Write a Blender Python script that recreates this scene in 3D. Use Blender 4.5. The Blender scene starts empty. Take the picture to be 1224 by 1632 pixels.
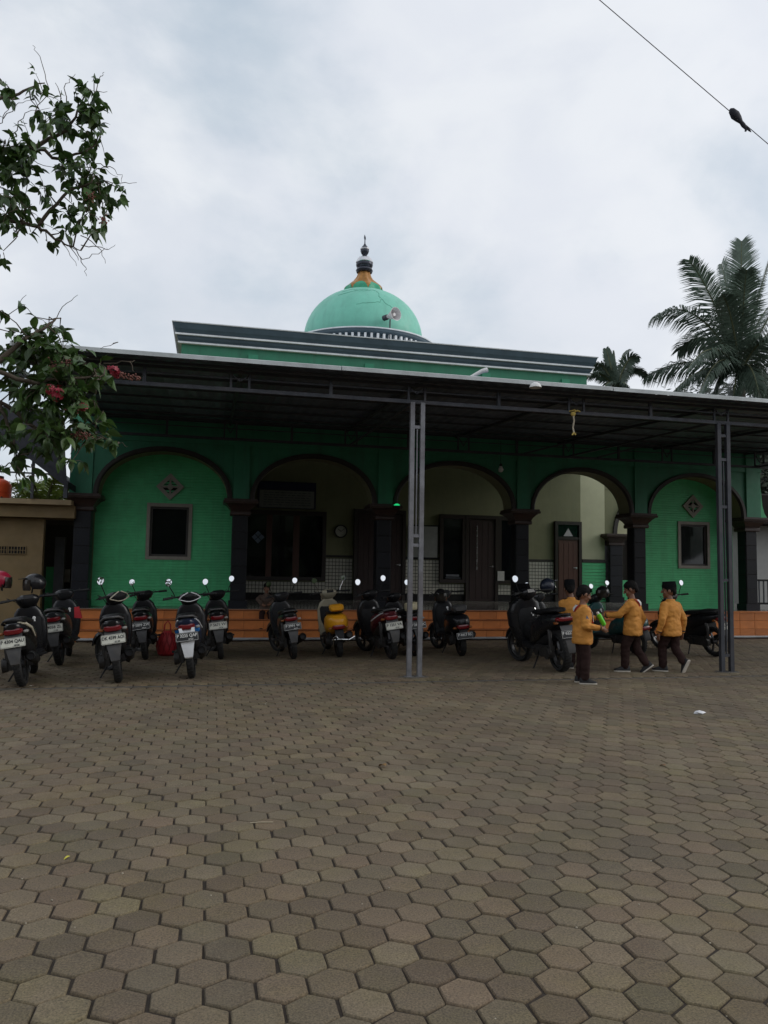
import bpy, bmesh, math, random
from mathutils import Vector, Matrix, Euler, noise
R_ = math.radians
SC = bpy.context.scene
COL = SC.collection
rng = random.Random(7)

# ------------------------------------------------------------------ camera, sky, sun, exposure
FPX, YAW, PITCH, ROLL, EYE = 1203.4, R_(12.873), R_(4.393), R_(.939), 1.45
fw = Vector((math.sin(YAW)*math.cos(PITCH), math.cos(YAW)*math.cos(PITCH), math.sin(PITCH)))
r0 = Vector((math.cos(YAW), -math.sin(YAW), 0)); u0 = r0.cross(fw)
rt = r0*math.cos(ROLL) + u0*math.sin(ROLL); up = -r0*math.sin(ROLL) + u0*math.cos(ROLL)
cam_d = bpy.data.cameras.new('camera'); cam = bpy.data.objects.new('camera', cam_d); COL.objects.link(cam)
cam.matrix_world = Matrix(((rt.x, up.x, -fw.x, 0), (rt.y, up.y, -fw.y, 0), (rt.z, up.z, -fw.z, EYE), (0, 0, 0, 1)))
cam_d.sensor_fit = 'VERTICAL'; cam_d.sensor_height = 36; cam_d.lens = 36*FPX/1632
cam_d.clip_start = .05; cam_d.clip_end = 3000
SC.camera = cam
SC.render.resolution_x, SC.render.resolution_y = 768, 1024

SUN_EL, SUN_AZ = 27, 104            # degrees; azimuth from +Y (into the courtyard) towards +X
world = bpy.data.worlds.new('World'); SC.world = world; world.use_nodes = True
nt = world.node_tree; nt.nodes.clear()
N = nt.nodes.new; L = nt.links.new
wo = N('ShaderNodeOutputWorld'); bg = N('ShaderNodeBackground'); L(bg.outputs[0], wo.inputs[0])
sky = N('ShaderNodeTexSky'); sky.sky_type = 'NISHITA'; sky.sun_disc = False
sky.sun_elevation = R_(SUN_EL); sky.sun_rotation = R_(SUN_AZ); sky.air_density = 1.2; sky.dust_density = 2.5
bg.inputs['Strength'].default_value = .106
tc = N('ShaderNodeTexCoord')
def sk_noise(scale, detail, rough, dist, off, squash):
    mp = N('ShaderNodeMapping'); mp.inputs['Scale'].default_value = squash; mp.inputs['Location'].default_value = off
    L(tc.outputs['Generated'], mp.inputs[0])
    n = N('ShaderNodeTexNoise'); n.inputs['Scale'].default_value = scale; n.inputs['Detail'].default_value = detail
    n.inputs['Roughness'].default_value = rough; n.inputs['Distortion'].default_value = dist
    L(mp.outputs[0], n.inputs[0]); return n.outputs['Fac']
def sk_map(v, a, b, c, d):
    m = N('ShaderNodeMapRange'); m.interpolation_type = 'SMOOTHSTEP'
    for k, x in zip(('From Min', 'From Max', 'To Min', 'To Max'), (a, b, c, d)): m.inputs[k].default_value = x
    L(v, m.inputs['Value']); return m.outputs[0]
def sk_mix(f, a, b):
    m = N('ShaderNodeMix'); m.data_type = 'RGBA'
    if isinstance(f, float): m.inputs[0].default_value = f
    else: L(f, m.inputs[0])
    for i, v in ((6, a), (7, b)):
        if isinstance(v, tuple): m.inputs[i].default_value = (*v, 1)
        else: L(v, m.inputs[i])
    return m.outputs[2]
n_cover = sk_noise(2.1, 8, .54, .2, (.35, 2.1, .2), (1, 1, 1.5))     # where the deck thins to blue
n_shade = sk_noise(1.9, 8, .5, .2, (2.1, .3, 1.7), (1, 1, 1.6))     # lumps of the deck
n_fine = sk_noise(5.5, 7, .52, .25, (5, 1, 3), (1, 1, 1.7))
cl = sk_mix(sk_map(n_shade, .33, .66, 0, 1), (6.2, 6.7, 7.4), (7.2, 7.55, 8.2))
cl = sk_mix(sk_map(n_fine, .42, .66, 0, .75), cl, (7.9, 8.2, 8.6))
sd = N('ShaderNodeVectorMath'); sd.operation = 'DOT_PRODUCT'; L(tc.outputs['Generated'], sd.inputs[0])
sd.inputs[1].default_value = (math.sin(R_(SUN_AZ))*math.cos(R_(SUN_EL)), math.cos(R_(SUN_AZ))*math.cos(R_(SUN_EL)), math.sin(R_(SUN_EL)))
cl = sk_mix(sk_map(sd.outputs['Value'], .2, 1.0, 0, .8), cl, (8.7, 8.9, 9.5))  # the sun glowing through the deck
blue = sk_mix(.6, sky.outputs[0], (4.4, 5.9, 7.1))
fin = sk_mix(sk_map(n_cover, .49, .70, 0, .58), cl, blue)
L(fin, bg.inputs['Color'])

sun_d = bpy.data.lights.new('sun', 'SUN'); sun_d.energy = .9; sun_d.angle = R_(30); sun_d.color = (1, .96, .9)
sun = bpy.data.objects.new('sun', sun_d); COL.objects.link(sun)
sdir = Vector(sd.inputs[1].default_value); sun.rotation_euler = (-sdir).to_track_quat('-Z', 'Y').to_euler(); sun.location = sdir*60
SC.view_settings.view_transform = 'Standard'; SC.view_settings.look = 'None'
SC.view_settings.exposure = 0; SC.view_settings.gamma = 1; SC.view_settings.use_curve_mapping = False
SC.cycles.max_bounces = 10; SC.cycles.diffuse_bounces = 5; SC.cycles.glossy_bounces = 4; SC.cycles.transmission_bounces = 6; SC.cycles.transparent_max_bounces = 8

def at(px, py, Y):                 # the world point at depth plane Y that the photograph shows at pixel (px, py) of 1224 x 1632
    d = fw*FPX + rt*(px-612) - up*(py-816)
    return Vector((0, 0, EYE)) + d*(Y/d.y)
def proj(p):
    v = Vector(p) - Vector((0, 0, EYE)); z = v.dot(fw)
    return 612 + FPX*v.dot(rt)/z, 816 - FPX*v.dot(up)/z, z

# ------------------------------------------------------------------ materials
def lin(*c): return tuple(((x/255)/12.92 if x <= 10 else ((x/255+.055)/1.055)**2.4) for x in c)
MATS = {}
def mat(name, col, rough=.6, metal=0, var=.12, scale=6, bump=.0, bscale=60, spec=.5, dirt=0, dirtcol=(.05, .045, .04), dscale=1.2, stretch=(1, 1, 1), coat=0, emit=None, rand=None, trans=0, hue=None, streak=0, streakcol=(.05, .06, .05), light=0, lightcol=(.3, .27, .2), grain=0):
    m = bpy.data.materials.new(name); m.use_nodes = True; t = m.node_tree; b = t.nodes['Principled BSDF']
    n, l = t.nodes.new, t.links.new
    b.inputs['Roughness'].default_value = rough; b.inputs['Metallic'].default_value = metal
    b.inputs['Specular IOR Level'].default_value = spec; b.inputs['Coat Weight'].default_value = coat
    c = n('ShaderNodeTexCoord')
    mp = n('ShaderNodeMapping'); mp.inputs['Scale'].default_value = stretch; l(c.outputs['Object'], mp.inputs[0])
    def nz(s, d=5, r=.6):
        x = n('ShaderNodeTexNoise'); x.inputs['Scale'].default_value = s; x.inputs['Detail'].default_value = d; x.inputs['Roughness'].default_value = r
        l(mp.outputs[0], x.inputs[0]); return x.outputs['Fac']
    def mr(v, a, bb, lo, hi):
        x = n('ShaderNodeMapRange')
        for k, q in zip(('From Min', 'From Max', 'To Min', 'To Max'), (a, bb, lo, hi)): x.inputs[k].default_value = q
        l(v, x.inputs['Value']); return x.outputs[0]
    def mix(f, a, bb, mode='MIX'):
        x = n('ShaderNodeMix'); x.data_type = 'RGBA'; x.blend_type = mode
        if isinstance(f, (int, float)): x.inputs[0].default_value = f
        else: l(f, x.inputs[0])
        for i, v in ((6, a), (7, bb)):
            if isinstance(v, tuple): x.inputs[i].default_value = (*v[:3], 1)
            else: l(v, x.inputs[i])
        return x.outputs[2]
    def world_noise(sc, det, stv):
        gp = n('ShaderNodeNewGeometry'); m2 = n('ShaderNodeMapping'); m2.inputs['Scale'].default_value = stv; l(gp.outputs['Position'], m2.inputs[0])
        x = n('ShaderNodeTexNoise'); x.inputs['Scale'].default_value = sc; x.inputs['Detail'].default_value = det; x.inputs['Roughness'].default_value = .68; l(m2.outputs[0], x.inputs[0]); return x.outputs['Fac']
    out = mix(mr(nz(scale), .3, .7, 0, 1), tuple(x*(1-var) for x in col), tuple(min(1, x*(1+var)) for x in col))
    if rand:                        # (source, amount): each piece its own tone
        if rand[0] == 'obj': src = n('ShaderNodeObjectInfo').outputs['Random']
        else:
            a = n('ShaderNodeAttribute'); a.attribute_name = 'tone'; src = a.outputs['Fac']
        if hue: out = mix(mr(src, 0, 1, 0, 1), out, mix(1.0, out, hue, 'MULTIPLY'))
        w = n('ShaderNodeTexWhiteNoise'); w.noise_dimensions = '1D'; l(src, w.inputs['W'])
        g = n('ShaderNodeCombineColor'); v = mr(w.outputs['Value'], 0, 1, 1-rand[1], 1+rand[1])
        for k in range(3): l(v, g.inputs[k])
        out = mix(1.0, out, g.outputs[0], 'MULTIPLY')
    if hue:
        out = mix(mr(world_noise(1.9, 5, (1, 1, 1)), .45, .7, 0, .7), out, mix(1.0, out, (1.02, 1.08, .78), 'MULTIPLY'))
    if dirt:
        gp = n('ShaderNodeNewGeometry'); m2 = n('ShaderNodeMapping'); m2.inputs['Scale'].default_value = stretch; l(gp.outputs['Position'], m2.inputs[0])
        x = n('ShaderNodeTexNoise'); x.inputs['Scale'].default_value = dscale; x.inputs['Detail'].default_value = 7; x.inputs['Roughness'].default_value = .65; l(m2.outputs[0], x.inputs[0])
        out = mix(mr(x.outputs['Fac'], .46, .72, 0, dirt), out, dirtcol)
    if grain:
        g1 = n('ShaderNodeCombineColor'); gv = mr(world_noise(130, 4, (1, 1, 1)), .32, .68, 1-grain, 1+grain)
        for k in range(3): l(gv, g1.inputs[k])
        out = mix(1.0, out, g1.outputs[0], 'MULTIPLY')
    if streak: out = mix(mr(world_noise(2.2, 8, (2.2, 2.2, .16)), .50, .74, 0, streak), out, streakcol)
    if light: out = mix(mr(world_noise(.75, 8, (1.3, .8, 1)), .52, .72, 0, light), out, lightcol)
    l(out, b.inputs['Base Color'])
    if var and rough > .12:
        l(mr(nz(scale*2.3), .3, .7, max(.03, rough-.1), min(1, rough+.1)), b.inputs['Roughness'])
    if bump:
        bp = n('ShaderNodeBump'); bp.inputs['Strength'].default_value = bump; bp.inputs['Distance'].default_value = .004
        l(nz(bscale, 6, .7), bp.inputs['Height']); l(bp.outputs[0], b.inputs['Normal'])
    if emit:
        b.inputs['Emission Color'].default_value = (*emit[:3], 1); b.inputs['Emission Strength'].default_value = emit[3]
    if trans:
        tr = n('ShaderNodeBsdfTranslucent'); ms = n('ShaderNodeMixShader'); ms.inputs[0].default_value = trans
        l(out, tr.inputs[0]); l(b.outputs[0], ms.inputs[1]); l(tr.outputs[0], ms.inputs[2]); l(ms.outputs[0], t.nodes['Material Output'].inputs[0])
    MATS[name] = m
    return m
def glass(name, col, rough=.03, alpha=.5):
    m = bpy.data.materials.new(name); m.use_nodes = True; t = m.node_tree; b = t.nodes['Principled BSDF']
    b.inputs['Base Color'].default_value = (*col, 1); b.inputs['Roughness'].default_value = rough
    tr = t.nodes.new('ShaderNodeBsdfTransparent'); tr.inputs[0].default_value = (.75, .8, .78, 1)
    ms = t.nodes.new('ShaderNodeMixShader'); ms.inputs[0].default_value = alpha
    t.links.new(tr.outputs[0], ms.inputs[1]); t.links.new(b.outputs[0], ms.inputs[2]); t.links.new(ms.outputs[0], t.nodes['Material Output'].inputs[0])
    MATS[name] = m; return m

# ------------------------------------------------------------------ mesh building
def ring(cx, cy, cz, a, b, plane='xz', n=2.6, k=14):
    out = []
    for i in range(k):
        t = 2*math.pi*i/k; c, s = math.cos(t), math.sin(t)
        p = a*math.copysign(abs(c)**(2/n), c); q = b*math.copysign(abs(s)**(2/n), s)
        out.append({'xz': (cx+p, cy, cz+q), 'xy': (cx+p, cy+q, cz), 'yz': (cx, cy+p, cz+q)}[plane])
    return out
class MB:
    def __init__(s): s.v = []; s.f = []
    def add(s, vs, fs):
        o = len(s.v); s.v += [tuple(x) for x in vs]; s.f += [tuple(i+o for i in f) for f in fs]; return s
    def box(s, c, d, rz=0, rx=0, ry=0):
        x, y, z = (q/2 for q in d); m = Euler((rx, ry, rz)).to_matrix(); c = Vector(c)
        vs = [c + m @ Vector(p) for p in ((-x,-y,-z),(x,-y,-z),(x,y,-z),(-x,y,-z),(-x,-y,z),(x,-y,z),(x,y,z),(-x,y,z))]
        return s.add(vs, [(3,2,1,0),(4,5,6,7),(0,1,5,4),(1,2,6,5),(2,3,7,6),(3,0,4,7)])
    def b2(s, x0, x1, y0, y1, z0, z1): return s.box(((x0+x1)/2, (y0+y1)/2, (z0+z1)/2), (x1-x0, y1-y0, z1-z0))
    def cbox(s, c, d, ch):          # box with chamfered edges on the -y face and sides
        x, y, z = (q/2 for q in d); cx, cy, cz = c
        b = lambda e, yy: [(cx-x+e, yy, cz-z+e), (cx+x-e, yy, cz-z+e), (cx+x-e, yy, cz+z-e), (cx-x+e, yy, cz+z-e)]
        return s.loft([b(0, cy+y), b(0, cy-y+ch), b(ch, cy-y)])
    def loft(s, rings, cap=True, closed=True):
        n = len(rings[0]); fs = []
        for i in range(len(rings)-1):
            for j in range(n if closed else n-1):
                k = (j+1) % n; fs.append((i*n+j, i*n+k, (i+1)*n+k, (i+1)*n+j))
        if cap and closed: fs += [tuple(range(n))[::-1], tuple((len(rings)-1)*n+j for j in range(n))]
        return s.add([p for r in rings for p in r], fs)
    def tube(s, pts, rad, k=7, cap=True):
        pts = [Vector(p) for p in pts]; rs = rad if isinstance(rad, (list, tuple)) else [rad]*len(pts); rings = []
        ref = None
        for i, p in enumerate(pts):
            d = (pts[min(i+1, len(pts)-1)] - pts[max(i-1, 0)]).normalized()
            if ref is None: ref = Vector((0, 0, 1)) if abs(d.z) < .9 else Vector((1, 0, 0))
            a = d.cross(ref)
            if a.length < 1e-4: a = d.orthogonal()
            a.normalize(); b = a.cross(d); ref = b
            rings.append([p + (a*math.cos(2*math.pi*j/k) + b*math.sin(2*math.pi*j/k))*rs[i] for j in range(k)])
        return s.loft(rings, cap)
    def bar(s, a, b, w, h=None):    # square section bar from a to b
        a, b = Vector(a), Vector(b); d = (b-a).normalized(); h = h or w
        ref = Vector((0, 0, 1)) if abs(d.z) < .95 else Vector((0, 1, 0))
        p = d.cross(ref).normalized()*w/2; q = p.cross(d).normalized()*h/2
        return s.loft([[c-p-q, c+p-q, c+p+q, c-p+q] for c in (a, b)])
    def lathe(s, prof, c=(0, 0, 0), k=24, axis='z', cap=True):
        rings = []
        for r, h in prof:
            q = []
            for j in range(k):
                t = 2*math.pi*j/k; x, y = r*math.cos(t), r*math.sin(t)
                q.append({'z': (c[0]+x, c[1]+y, c[2]+h), 'x': (c[0]+h, c[1]+x, c[2]+y), 'y': (c[0]+x, c[1]+h, c[2]+y)}[axis])
            rings.append(q)
        return s.loft(rings, cap)
    def ell(s, c, r, k=12, m=8, rot=None):
        mt = rot or Matrix.Identity(3); rings = []
        for i in range(m+1):
            t = math.pi*(i/m-.5); t = max(-1.5, min(1.5, t))
            rings.append([Vector(c) + mt @ Vector((r[0]*math.cos(t)*math.cos(2*math.pi*j/k), r[1]*math.cos(t)*math.sin(2*math.pi*j/k), r[2]*math.sin(t))) for j in range(k)])
        return s.loft(rings)
    def prism(s, poly, y0, y1):     # poly in (x, z), extruded along y
        return s.loft([[(x, y0, z) for x, z in poly], [(x, y1, z) for x, z in poly]])
    def cap2(s, a, b, ra, rb, k=12):  # tapered capsule
        a, b = Vector(a), Vector(b); d = (b-a).normalized(); p, r = [], []
        for t in (-80, -50, -25): p.append(a + d*ra*math.sin(R_(t))); r.append(ra*math.cos(R_(t)))
        p += [a, b]; r += [ra, rb]
        for t in (25, 50, 80): p.append(b + d*rb*math.sin(R_(t))); r.append(rb*math.cos(R_(t)))
        return s.tube(p, r, k)
    def turn(s, i0, ang, c):        # turn the vertices from index i0 about a vertical axis through c
        ca, sa = math.cos(ang), math.sin(ang)
        for i in range(i0, len(s.v)):
            x, y, z = s.v[i]; x -= c[0]; y -= c[1]; s.v[i] = (c[0]+x*ca-y*sa, c[1]+x*sa+y*ca, z)
        return s
    def mesh(s, name, m, smooth=None):
        me = bpy.data.meshes.new(name); me.from_pydata(s.v, [], s.f); me.validate()
        bm = bmesh.new(); bm.from_mesh(me); bmesh.ops.recalc_face_normals(bm, faces=bm.faces); bm.to_mesh(me); bm.free()
        if smooth:
            me.polygons.foreach_set('use_smooth', [True]*len(me.polygons)); me.set_sharp_from_angle(angle=R_(smooth))
        me.materials.append(m); return me
    def build(s, name, m, parent=None, smooth=None): return put(name, s.mesh(name, m, smooth), parent)
def put(name, me, parent=None, loc=None, rot=None):
    o = bpy.data.objects.new(name, me); COL.objects.link(o)
    if parent: o.parent = parent
    if loc is not None: o.location = loc
    if rot is not None: o.rotation_euler = rot
    return o
def tag(o, label=None, cat=None, group=None, kind=None):
    for k, v in (('label', label), ('category', cat), ('group', group), ('kind', kind)):
        if v: o[k] = v
    return o
def thing(name, label, cat, loc=(0, 0, 0), rot=(0, 0, 0), group=None):
    o = bpy.data.objects.new(name, None); COL.objects.link(o); o.location = loc; o.rotation_euler = rot; o.empty_display_size = .2
    return tag(o, label, cat, group)
def text_mesh(s, size, m, bold=0.0):
    c = bpy.data.curves.new('lettering', 'FONT'); c.body = s; c.size = size; c.align_x = 'CENTER'; c.align_y = 'CENTER'; c.extrude = .0012; c.offset = bold; c.resolution_u = 2
    o = bpy.data.objects.new('lettering', c); COL.objects.link(o)
    me = bpy.data.meshes.new_from_object(o.evaluated_get(bpy.context.evaluated_depsgraph_get()))
    bpy.data.objects.remove(o); me.materials.clear(); me.materials.append(m); return me
def remesh(mb, name, m, parent, voxel=.009, wr=0, wscale=14, smooth_it=2, stretch=(1, 1, 1)):
    me = mb.mesh(name, m); o = bpy.data.objects.new(name, me); COL.objects.link(o)
    md = o.modifiers.new('r', 'REMESH'); md.mode = 'VOXEL'; md.voxel_size = voxel; md.use_smooth_shade = True
    sm = o.modifiers.new('s', 'SMOOTH'); sm.iterations = smooth_it; sm.factor = .5
    me2 = bpy.data.meshes.new_from_object(o.evaluated_get(bpy.context.evaluated_depsgraph_get()))
    bpy.data.objects.remove(o)
    if wr:
        for v in me2.vertices:
            p = v.co; q = Vector((p.x*stretch[0], p.y*stretch[1], p.z*stretch[2]))*wscale
            v.co = p + v.normal*wr*(noise.noise(q) + .5*noise.noise(q*2.1+Vector((3, 1, 7))))
    me2.polygons.foreach_set('use_smooth', [True]*len(me2.polygons))
    me2.materials.clear(); me2.materials.append(m); me2.name = name
    return put(name, me2, parent)
# ------------------------------------------------------------------ colours
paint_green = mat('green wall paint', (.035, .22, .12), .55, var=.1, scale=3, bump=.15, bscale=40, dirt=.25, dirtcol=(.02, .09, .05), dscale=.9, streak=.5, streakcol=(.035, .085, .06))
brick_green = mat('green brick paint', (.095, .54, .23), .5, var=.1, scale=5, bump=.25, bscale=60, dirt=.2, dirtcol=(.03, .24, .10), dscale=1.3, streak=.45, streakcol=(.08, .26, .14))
upper_green = mat('upper wall green', (.014, .17, .09), .5, var=.1, scale=2, bump=.1, dirt=.3, dirtcol=(.015, .12, .07), dscale=.8, streak=.5, streakcol=(.02, .07, .05))
dome_green = mat('dome green paint', (.18, .54, .41), .5, var=.07, scale=2.5, bump=.2, bscale=25, dirt=.3, dirtcol=(.10, .40, .29), dscale=1.1, streak=.45, streakcol=(.12, .36, .28))
cream = mat('cream plaster', (.20, .205, .11), .7, var=.07, scale=3, bump=.15, dirt=.25, dirtcol=(.15, .155, .09), dscale=.8, streak=.4, streakcol=(.13, .13, .08))
granite = mat('dark granite tile', (.009, .010, .014), .4, var=.4, scale=40, spec=.3, rand=('obj', .35))
granite_core = mat('dark grout', (.02, .018, .018), .8, var=.2)
capital_m = mat('brown capital paint', (.045, .027, .022), .45, var=.2, scale=6, bump=.2)
trim_dark = mat('dark arch trim', (.024, .02, .017), .55, var=.2)
grey_frame = mat('grey window frame', (.26, .24, .2), .5, var=.12, scale=8)
vent_m = mat('grey vent block', (.3, .29, .25), .8, var=.15, bump=.3)
dark_room = mat('dark room', (.02, .02, .018), .9)
dark_wood = mat('dark wood', (.022, .014, .011), .4, var=.25, scale=4, stretch=(6, 6, 1))
door_wood = mat('brown door wood', (.085, .033, .022), .45, var=.25, scale=5, stretch=(8, 8, .8))
pane_m = glass('dark window glass', (.008, .009, .012), .04, .8)
slate = mat('slate blue cornice', (.055, .09, .115), .55, var=.15, scale=3, dirt=.3, dirtcol=(.03, .04, .05))
cornice_white = mat('white cornice line', (.72, .75, .77), .6, var=.1, scale=4, dirt=.35, dirtcol=(.38, .4, .42), streak=.4, streakcol=(.3, .32, .33))
orange_tile = mat('orange step tile', (.62, .21, .055), .42, var=.12, scale=5, dirt=.3, dirtcol=(.27, .09, .035), dscale=1.8, rand=('obj', .14))
grout_m = mat('step grout', (.09, .05, .03), .9)
floor_tile = mat('glossy floor tile', (.2, .19, .17), .12, var=.1, scale=2)
white_tile = mat('pale mosaic tile', (.5, .49, .43), .3, var=.1, scale=9)
mosaic_grout = mat('mosaic grout', (.03, .032, .033), .9)
steel_dark = mat('dark painted steel', (.055, .06, .072), .5, metal=.3, var=.25, scale=5, dirt=.3, dirtcol=(.09, .06, .045), dscale=2.5)
steel_post = mat('grey painted steel', (.22, .22, .235), .45, metal=.35, var=.22, scale=7, dirt=.5, dirtcol=(.08, .055, .05), dscale=2.2)
sheet_m = mat('weathered roof sheet', (.15, .18, .24), .5, metal=.4, var=.2, scale=3, dirt=.35, dirtcol=(.09, .075, .07), rand=('obj', .25))
edge_m = mat('pale edge flashing', (.46, .49, .49), .45, metal=.3, var=.15, scale=3, dirt=.4, dirtcol=(.2, .2, .19), dscale=2)
gold = mat('old gold paint', (.42, .2, .05), .4, metal=.35, var=.2, scale=8, dirt=.3, dirtcol=(.2, .1, .05))
finial_m = mat('dark metal finial', (.05, .055, .07), .3, metal=.7, var=.2)
silver = mat('silver metal', (.62, .62, .64), .25, metal=.9, var=.1)
white_paint = mat('white paint', (.72, .72, .7), .45, var=.06)
tan_wall = mat('tan annex wall', (.23, .16, .075), .8, var=.13, scale=3, bump=.3, dirt=.4, dirtcol=(.11, .085, .05), dscale=1.1)
black_m = mat('black void', (.008, .008, .009), .9)
white_wall = mat('white neighbour wall', (.3, .3, .29), .8, var=.08, dirt=.3, dirtcol=(.3, .29, .27))
PAVCOL = (.134, .106, .066)
paver_o = mat('concrete paver', PAVCOL, .85, var=.12, scale=9, bump=.5, bscale=110, dirt=.6, dirtcol=(.068, .055, .038), dscale=.6, rand=('obj', .23), hue=(.98, .88, .90), light=.4, lightcol=(.20, .172, .11), grain=.5)
paver_a = mat('concrete paver field', PAVCOL, .85, var=.12, scale=9, bump=.5, bscale=110, dirt=.6, dirtcol=(.068, .055, .038), dscale=.6, rand=('attr', .23), hue=(.98, .88, .90), light=.4, lightcol=(.20, .172, .11), grain=.5)
joint_m = mat('joint soil', (.03, .021, .014), .95, var=.3, scale=20, bump=.5, bscale=90)
earth = mat('bare earth', (.12, .095, .065), .95, var=.25, scale=2, bump=.4)

# ------------------------------------------------------------------ ground
g = MB(); g.add([(-400, -400, -.06), (400, -400, -.06), (400, 900, -.06), (-400, 900, -.06)], [(0, 1, 2, 3)])
tag(g.build('ground', earth), 'bare brown earth running out to the horizon', 'ground', kind='structure')
g = MB(); g.b2(-9, 22, -3, 16.2, -.056, -.0095)
yard = tag(g.build('courtyard_paving', joint_m), 'courtyard paved with hexagonal concrete pavers', 'paving', kind='structure')
PW, PR = .178, .154
def hexa(cx, cy, dz=0, tx=0, ty=0, j=0):
    vs, fs = [], []
    for rad, z in ((.089*1.1547-.0115, 0), (.089*1.1547-.0058, -.005), (.089*1.1547-.005, -.022)):
        for i in range(6):
            a = R_(60*i+30); x, y = rad*math.cos(a), rad*math.sin(a)
            vs.append((cx+x, cy+y, z+dz+tx*x+ty*y))
    fs.append(tuple(range(6)))
    for l in (0, 6):
        for i in range(6): fs.append((l+i, l+6+i, l+6+(i+1) % 6, l+(i+1) % 6))
    return vs, fs
spots = []
for j in range(-8, 86):
    y = 2.13 + j*PR
    for i in range(-30, 100):
        x = -.6 + i*PW + (j % 2)*PW/2
        if y < 1 and abs(x) > 3: continue
        if 9.60 < y < 9.76: continue
        if x < -4.6 or x > 15: continue
        spots.append((x + rng.uniform(-.0032, .0032), y + rng.uniform(-.0032, .0032)))
vis = []
for s in spots:
    if s[1] > 1.9:
        px, py, d = proj((s[0], s[1], 0))
        if -30 < px < 1254 and py < 1660: vis.append((d, s))
vis.sort(); near = {s for d, s in vis[:300]}
hv, hf = hexa(0, 0); hm = MB().add(hv, hf).mesh('paver', paver_o, 45)
fld = MB(); tones = []
for s in spots:
    dz, tx, ty = rng.gauss(0, .0011), rng.gauss(0, .008), rng.gauss(0, .008)
    if s in near: put('paver', hm, yard, (s[0], s[1], dz), (ty, -tx, rng.gauss(0, .02)))
    else:
        v, f = hexa(s[0], s[1], dz, tx, ty); fld.add(v, f); tones += [rng.random()]*len(v)
me = bpy.data.meshes.new('paver_field'); me.from_pydata(fld.v, [], fld.f)
at_ = me.attributes.new('tone', 'FLOAT', 'POINT'); at_.data.foreach_set('value', tones)
me.materials.append(paver_a); tag(put('paver_field', me, yard), kind='stuff')
g = MB()                            # drip line channel along the front of the canopy
for i in range(16): g.b2(-4.6+i*1.25, -4.6+i*1.25+1.235, 9.63, 9.735, -.03, -.006+rng.uniform(-.003, .003))
g.build('drain_kerb', mat('drip line concrete', (.085, .075, .06), .9, var=.3, scale=5, bump=.5), yard, 40)

# ------------------------------------------------------------------ the mosque
mosque = thing('mosque', 'green mosque with arched porch and a pale green dome', 'mosque', (5, 15.9, 0))

def child(o, p):                    # keep world coordinates under a moved parent
    o.parent = p; o.matrix_parent_inverse = Matrix.Translation(-Vector(p.location)) if p.parent is None else Matrix.Identity(4); return o
def mq(mb, name, m, smooth=None): return child(mb.build(name, m, None, smooth), mosque)
PX = [-2.5, .58, 3.65, 6.86, 9.81, 12.83]; YF, YBK = 15.9, 20.3
FLOOR, SPR, TOP = .615, 2.87, 4.75
# base and steps
g = MB(); g.b2(-2.75, 15.5, 15.72, 23.5, -.05, FLOOR-.012); mq(g, 'base', grout_m)
g = MB()
for i in range(32):
    for j in range(8): g.b2(-2.7+i*.567+.003, -2.7+(i+1)*.567-.003, 15.74+j*.57+.003, 15.74+(j+1)*.57-.003, FLOOR-.012, FLOOR-.002)
mq(g, 'floor', floor_tile)['kind'] = 'stuff'
tile_cache = {}
def tile_mesh(w, h, d=.012, m=None, nm='tile'):
    k = (round(w, 3), round(h, 3), d, m.name, nm)
    if k not in tile_cache: tile_cache[k] = MB().cbox((0, 0, 0), (w, d, h), .004).mesh(nm, m)
    return tile_cache[k]
SX0, SX1 = -2.42, 10.45
for k, (z0, z1, y0) in enumerate(((.045, .225, 15.30), (.225, .415, 15.50), (.415, .600, 15.70))):
    g = MB(); g.b2(SX0, SX1, y0+.01, y0+.215, -.03 if k == 0 else z0+.002, z1-.015); st = mq(g, 'step', grout_m)
    n = 33; w = (SX1-SX0)/n
    for i in range(n):
        put('tile', tile_mesh(w-.005, z1-z0-.025, .016, orange_tile), st, (SX0+(i+.5)*w, y0+.005, (z0+z1)/2-.012), (0, 0, 0))
    g = MB(); g.b2(SX0-.005, SX1+.005, y0-.022, y0+.20, z1-.014, z1+.004)
    g.build('nosing', mat('step nosing', (.36, .12, .04), .4, var=.15, dirt=.3, dirtcol=(.2, .07, .03)), st)
g = MB(); g.b2(SX1+.01, 15.5, 15.42, 15.71, -.03, FLOOR-.02); wl = mq(g, 'plinth', grout_m)
for i in range(12):
    for k in range(3): put('tile', tile_mesh(.395, .186, .016, orange_tile), wl, (SX1+.21+i*.4, 15.415, .125+k*.19))
g = MB(); g.b2(SX1+.005, 15.5, 15.39, 15.71, FLOOR-.019, FLOOR+.002); g.build('nosing', MATS['orange step tile'], wl)
g = MB(); g.b2(-2.9, -2.43, 15.34, 15.7, -.03, .43); mq(g, 'plinth', MATS['orange step tile'])
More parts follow.
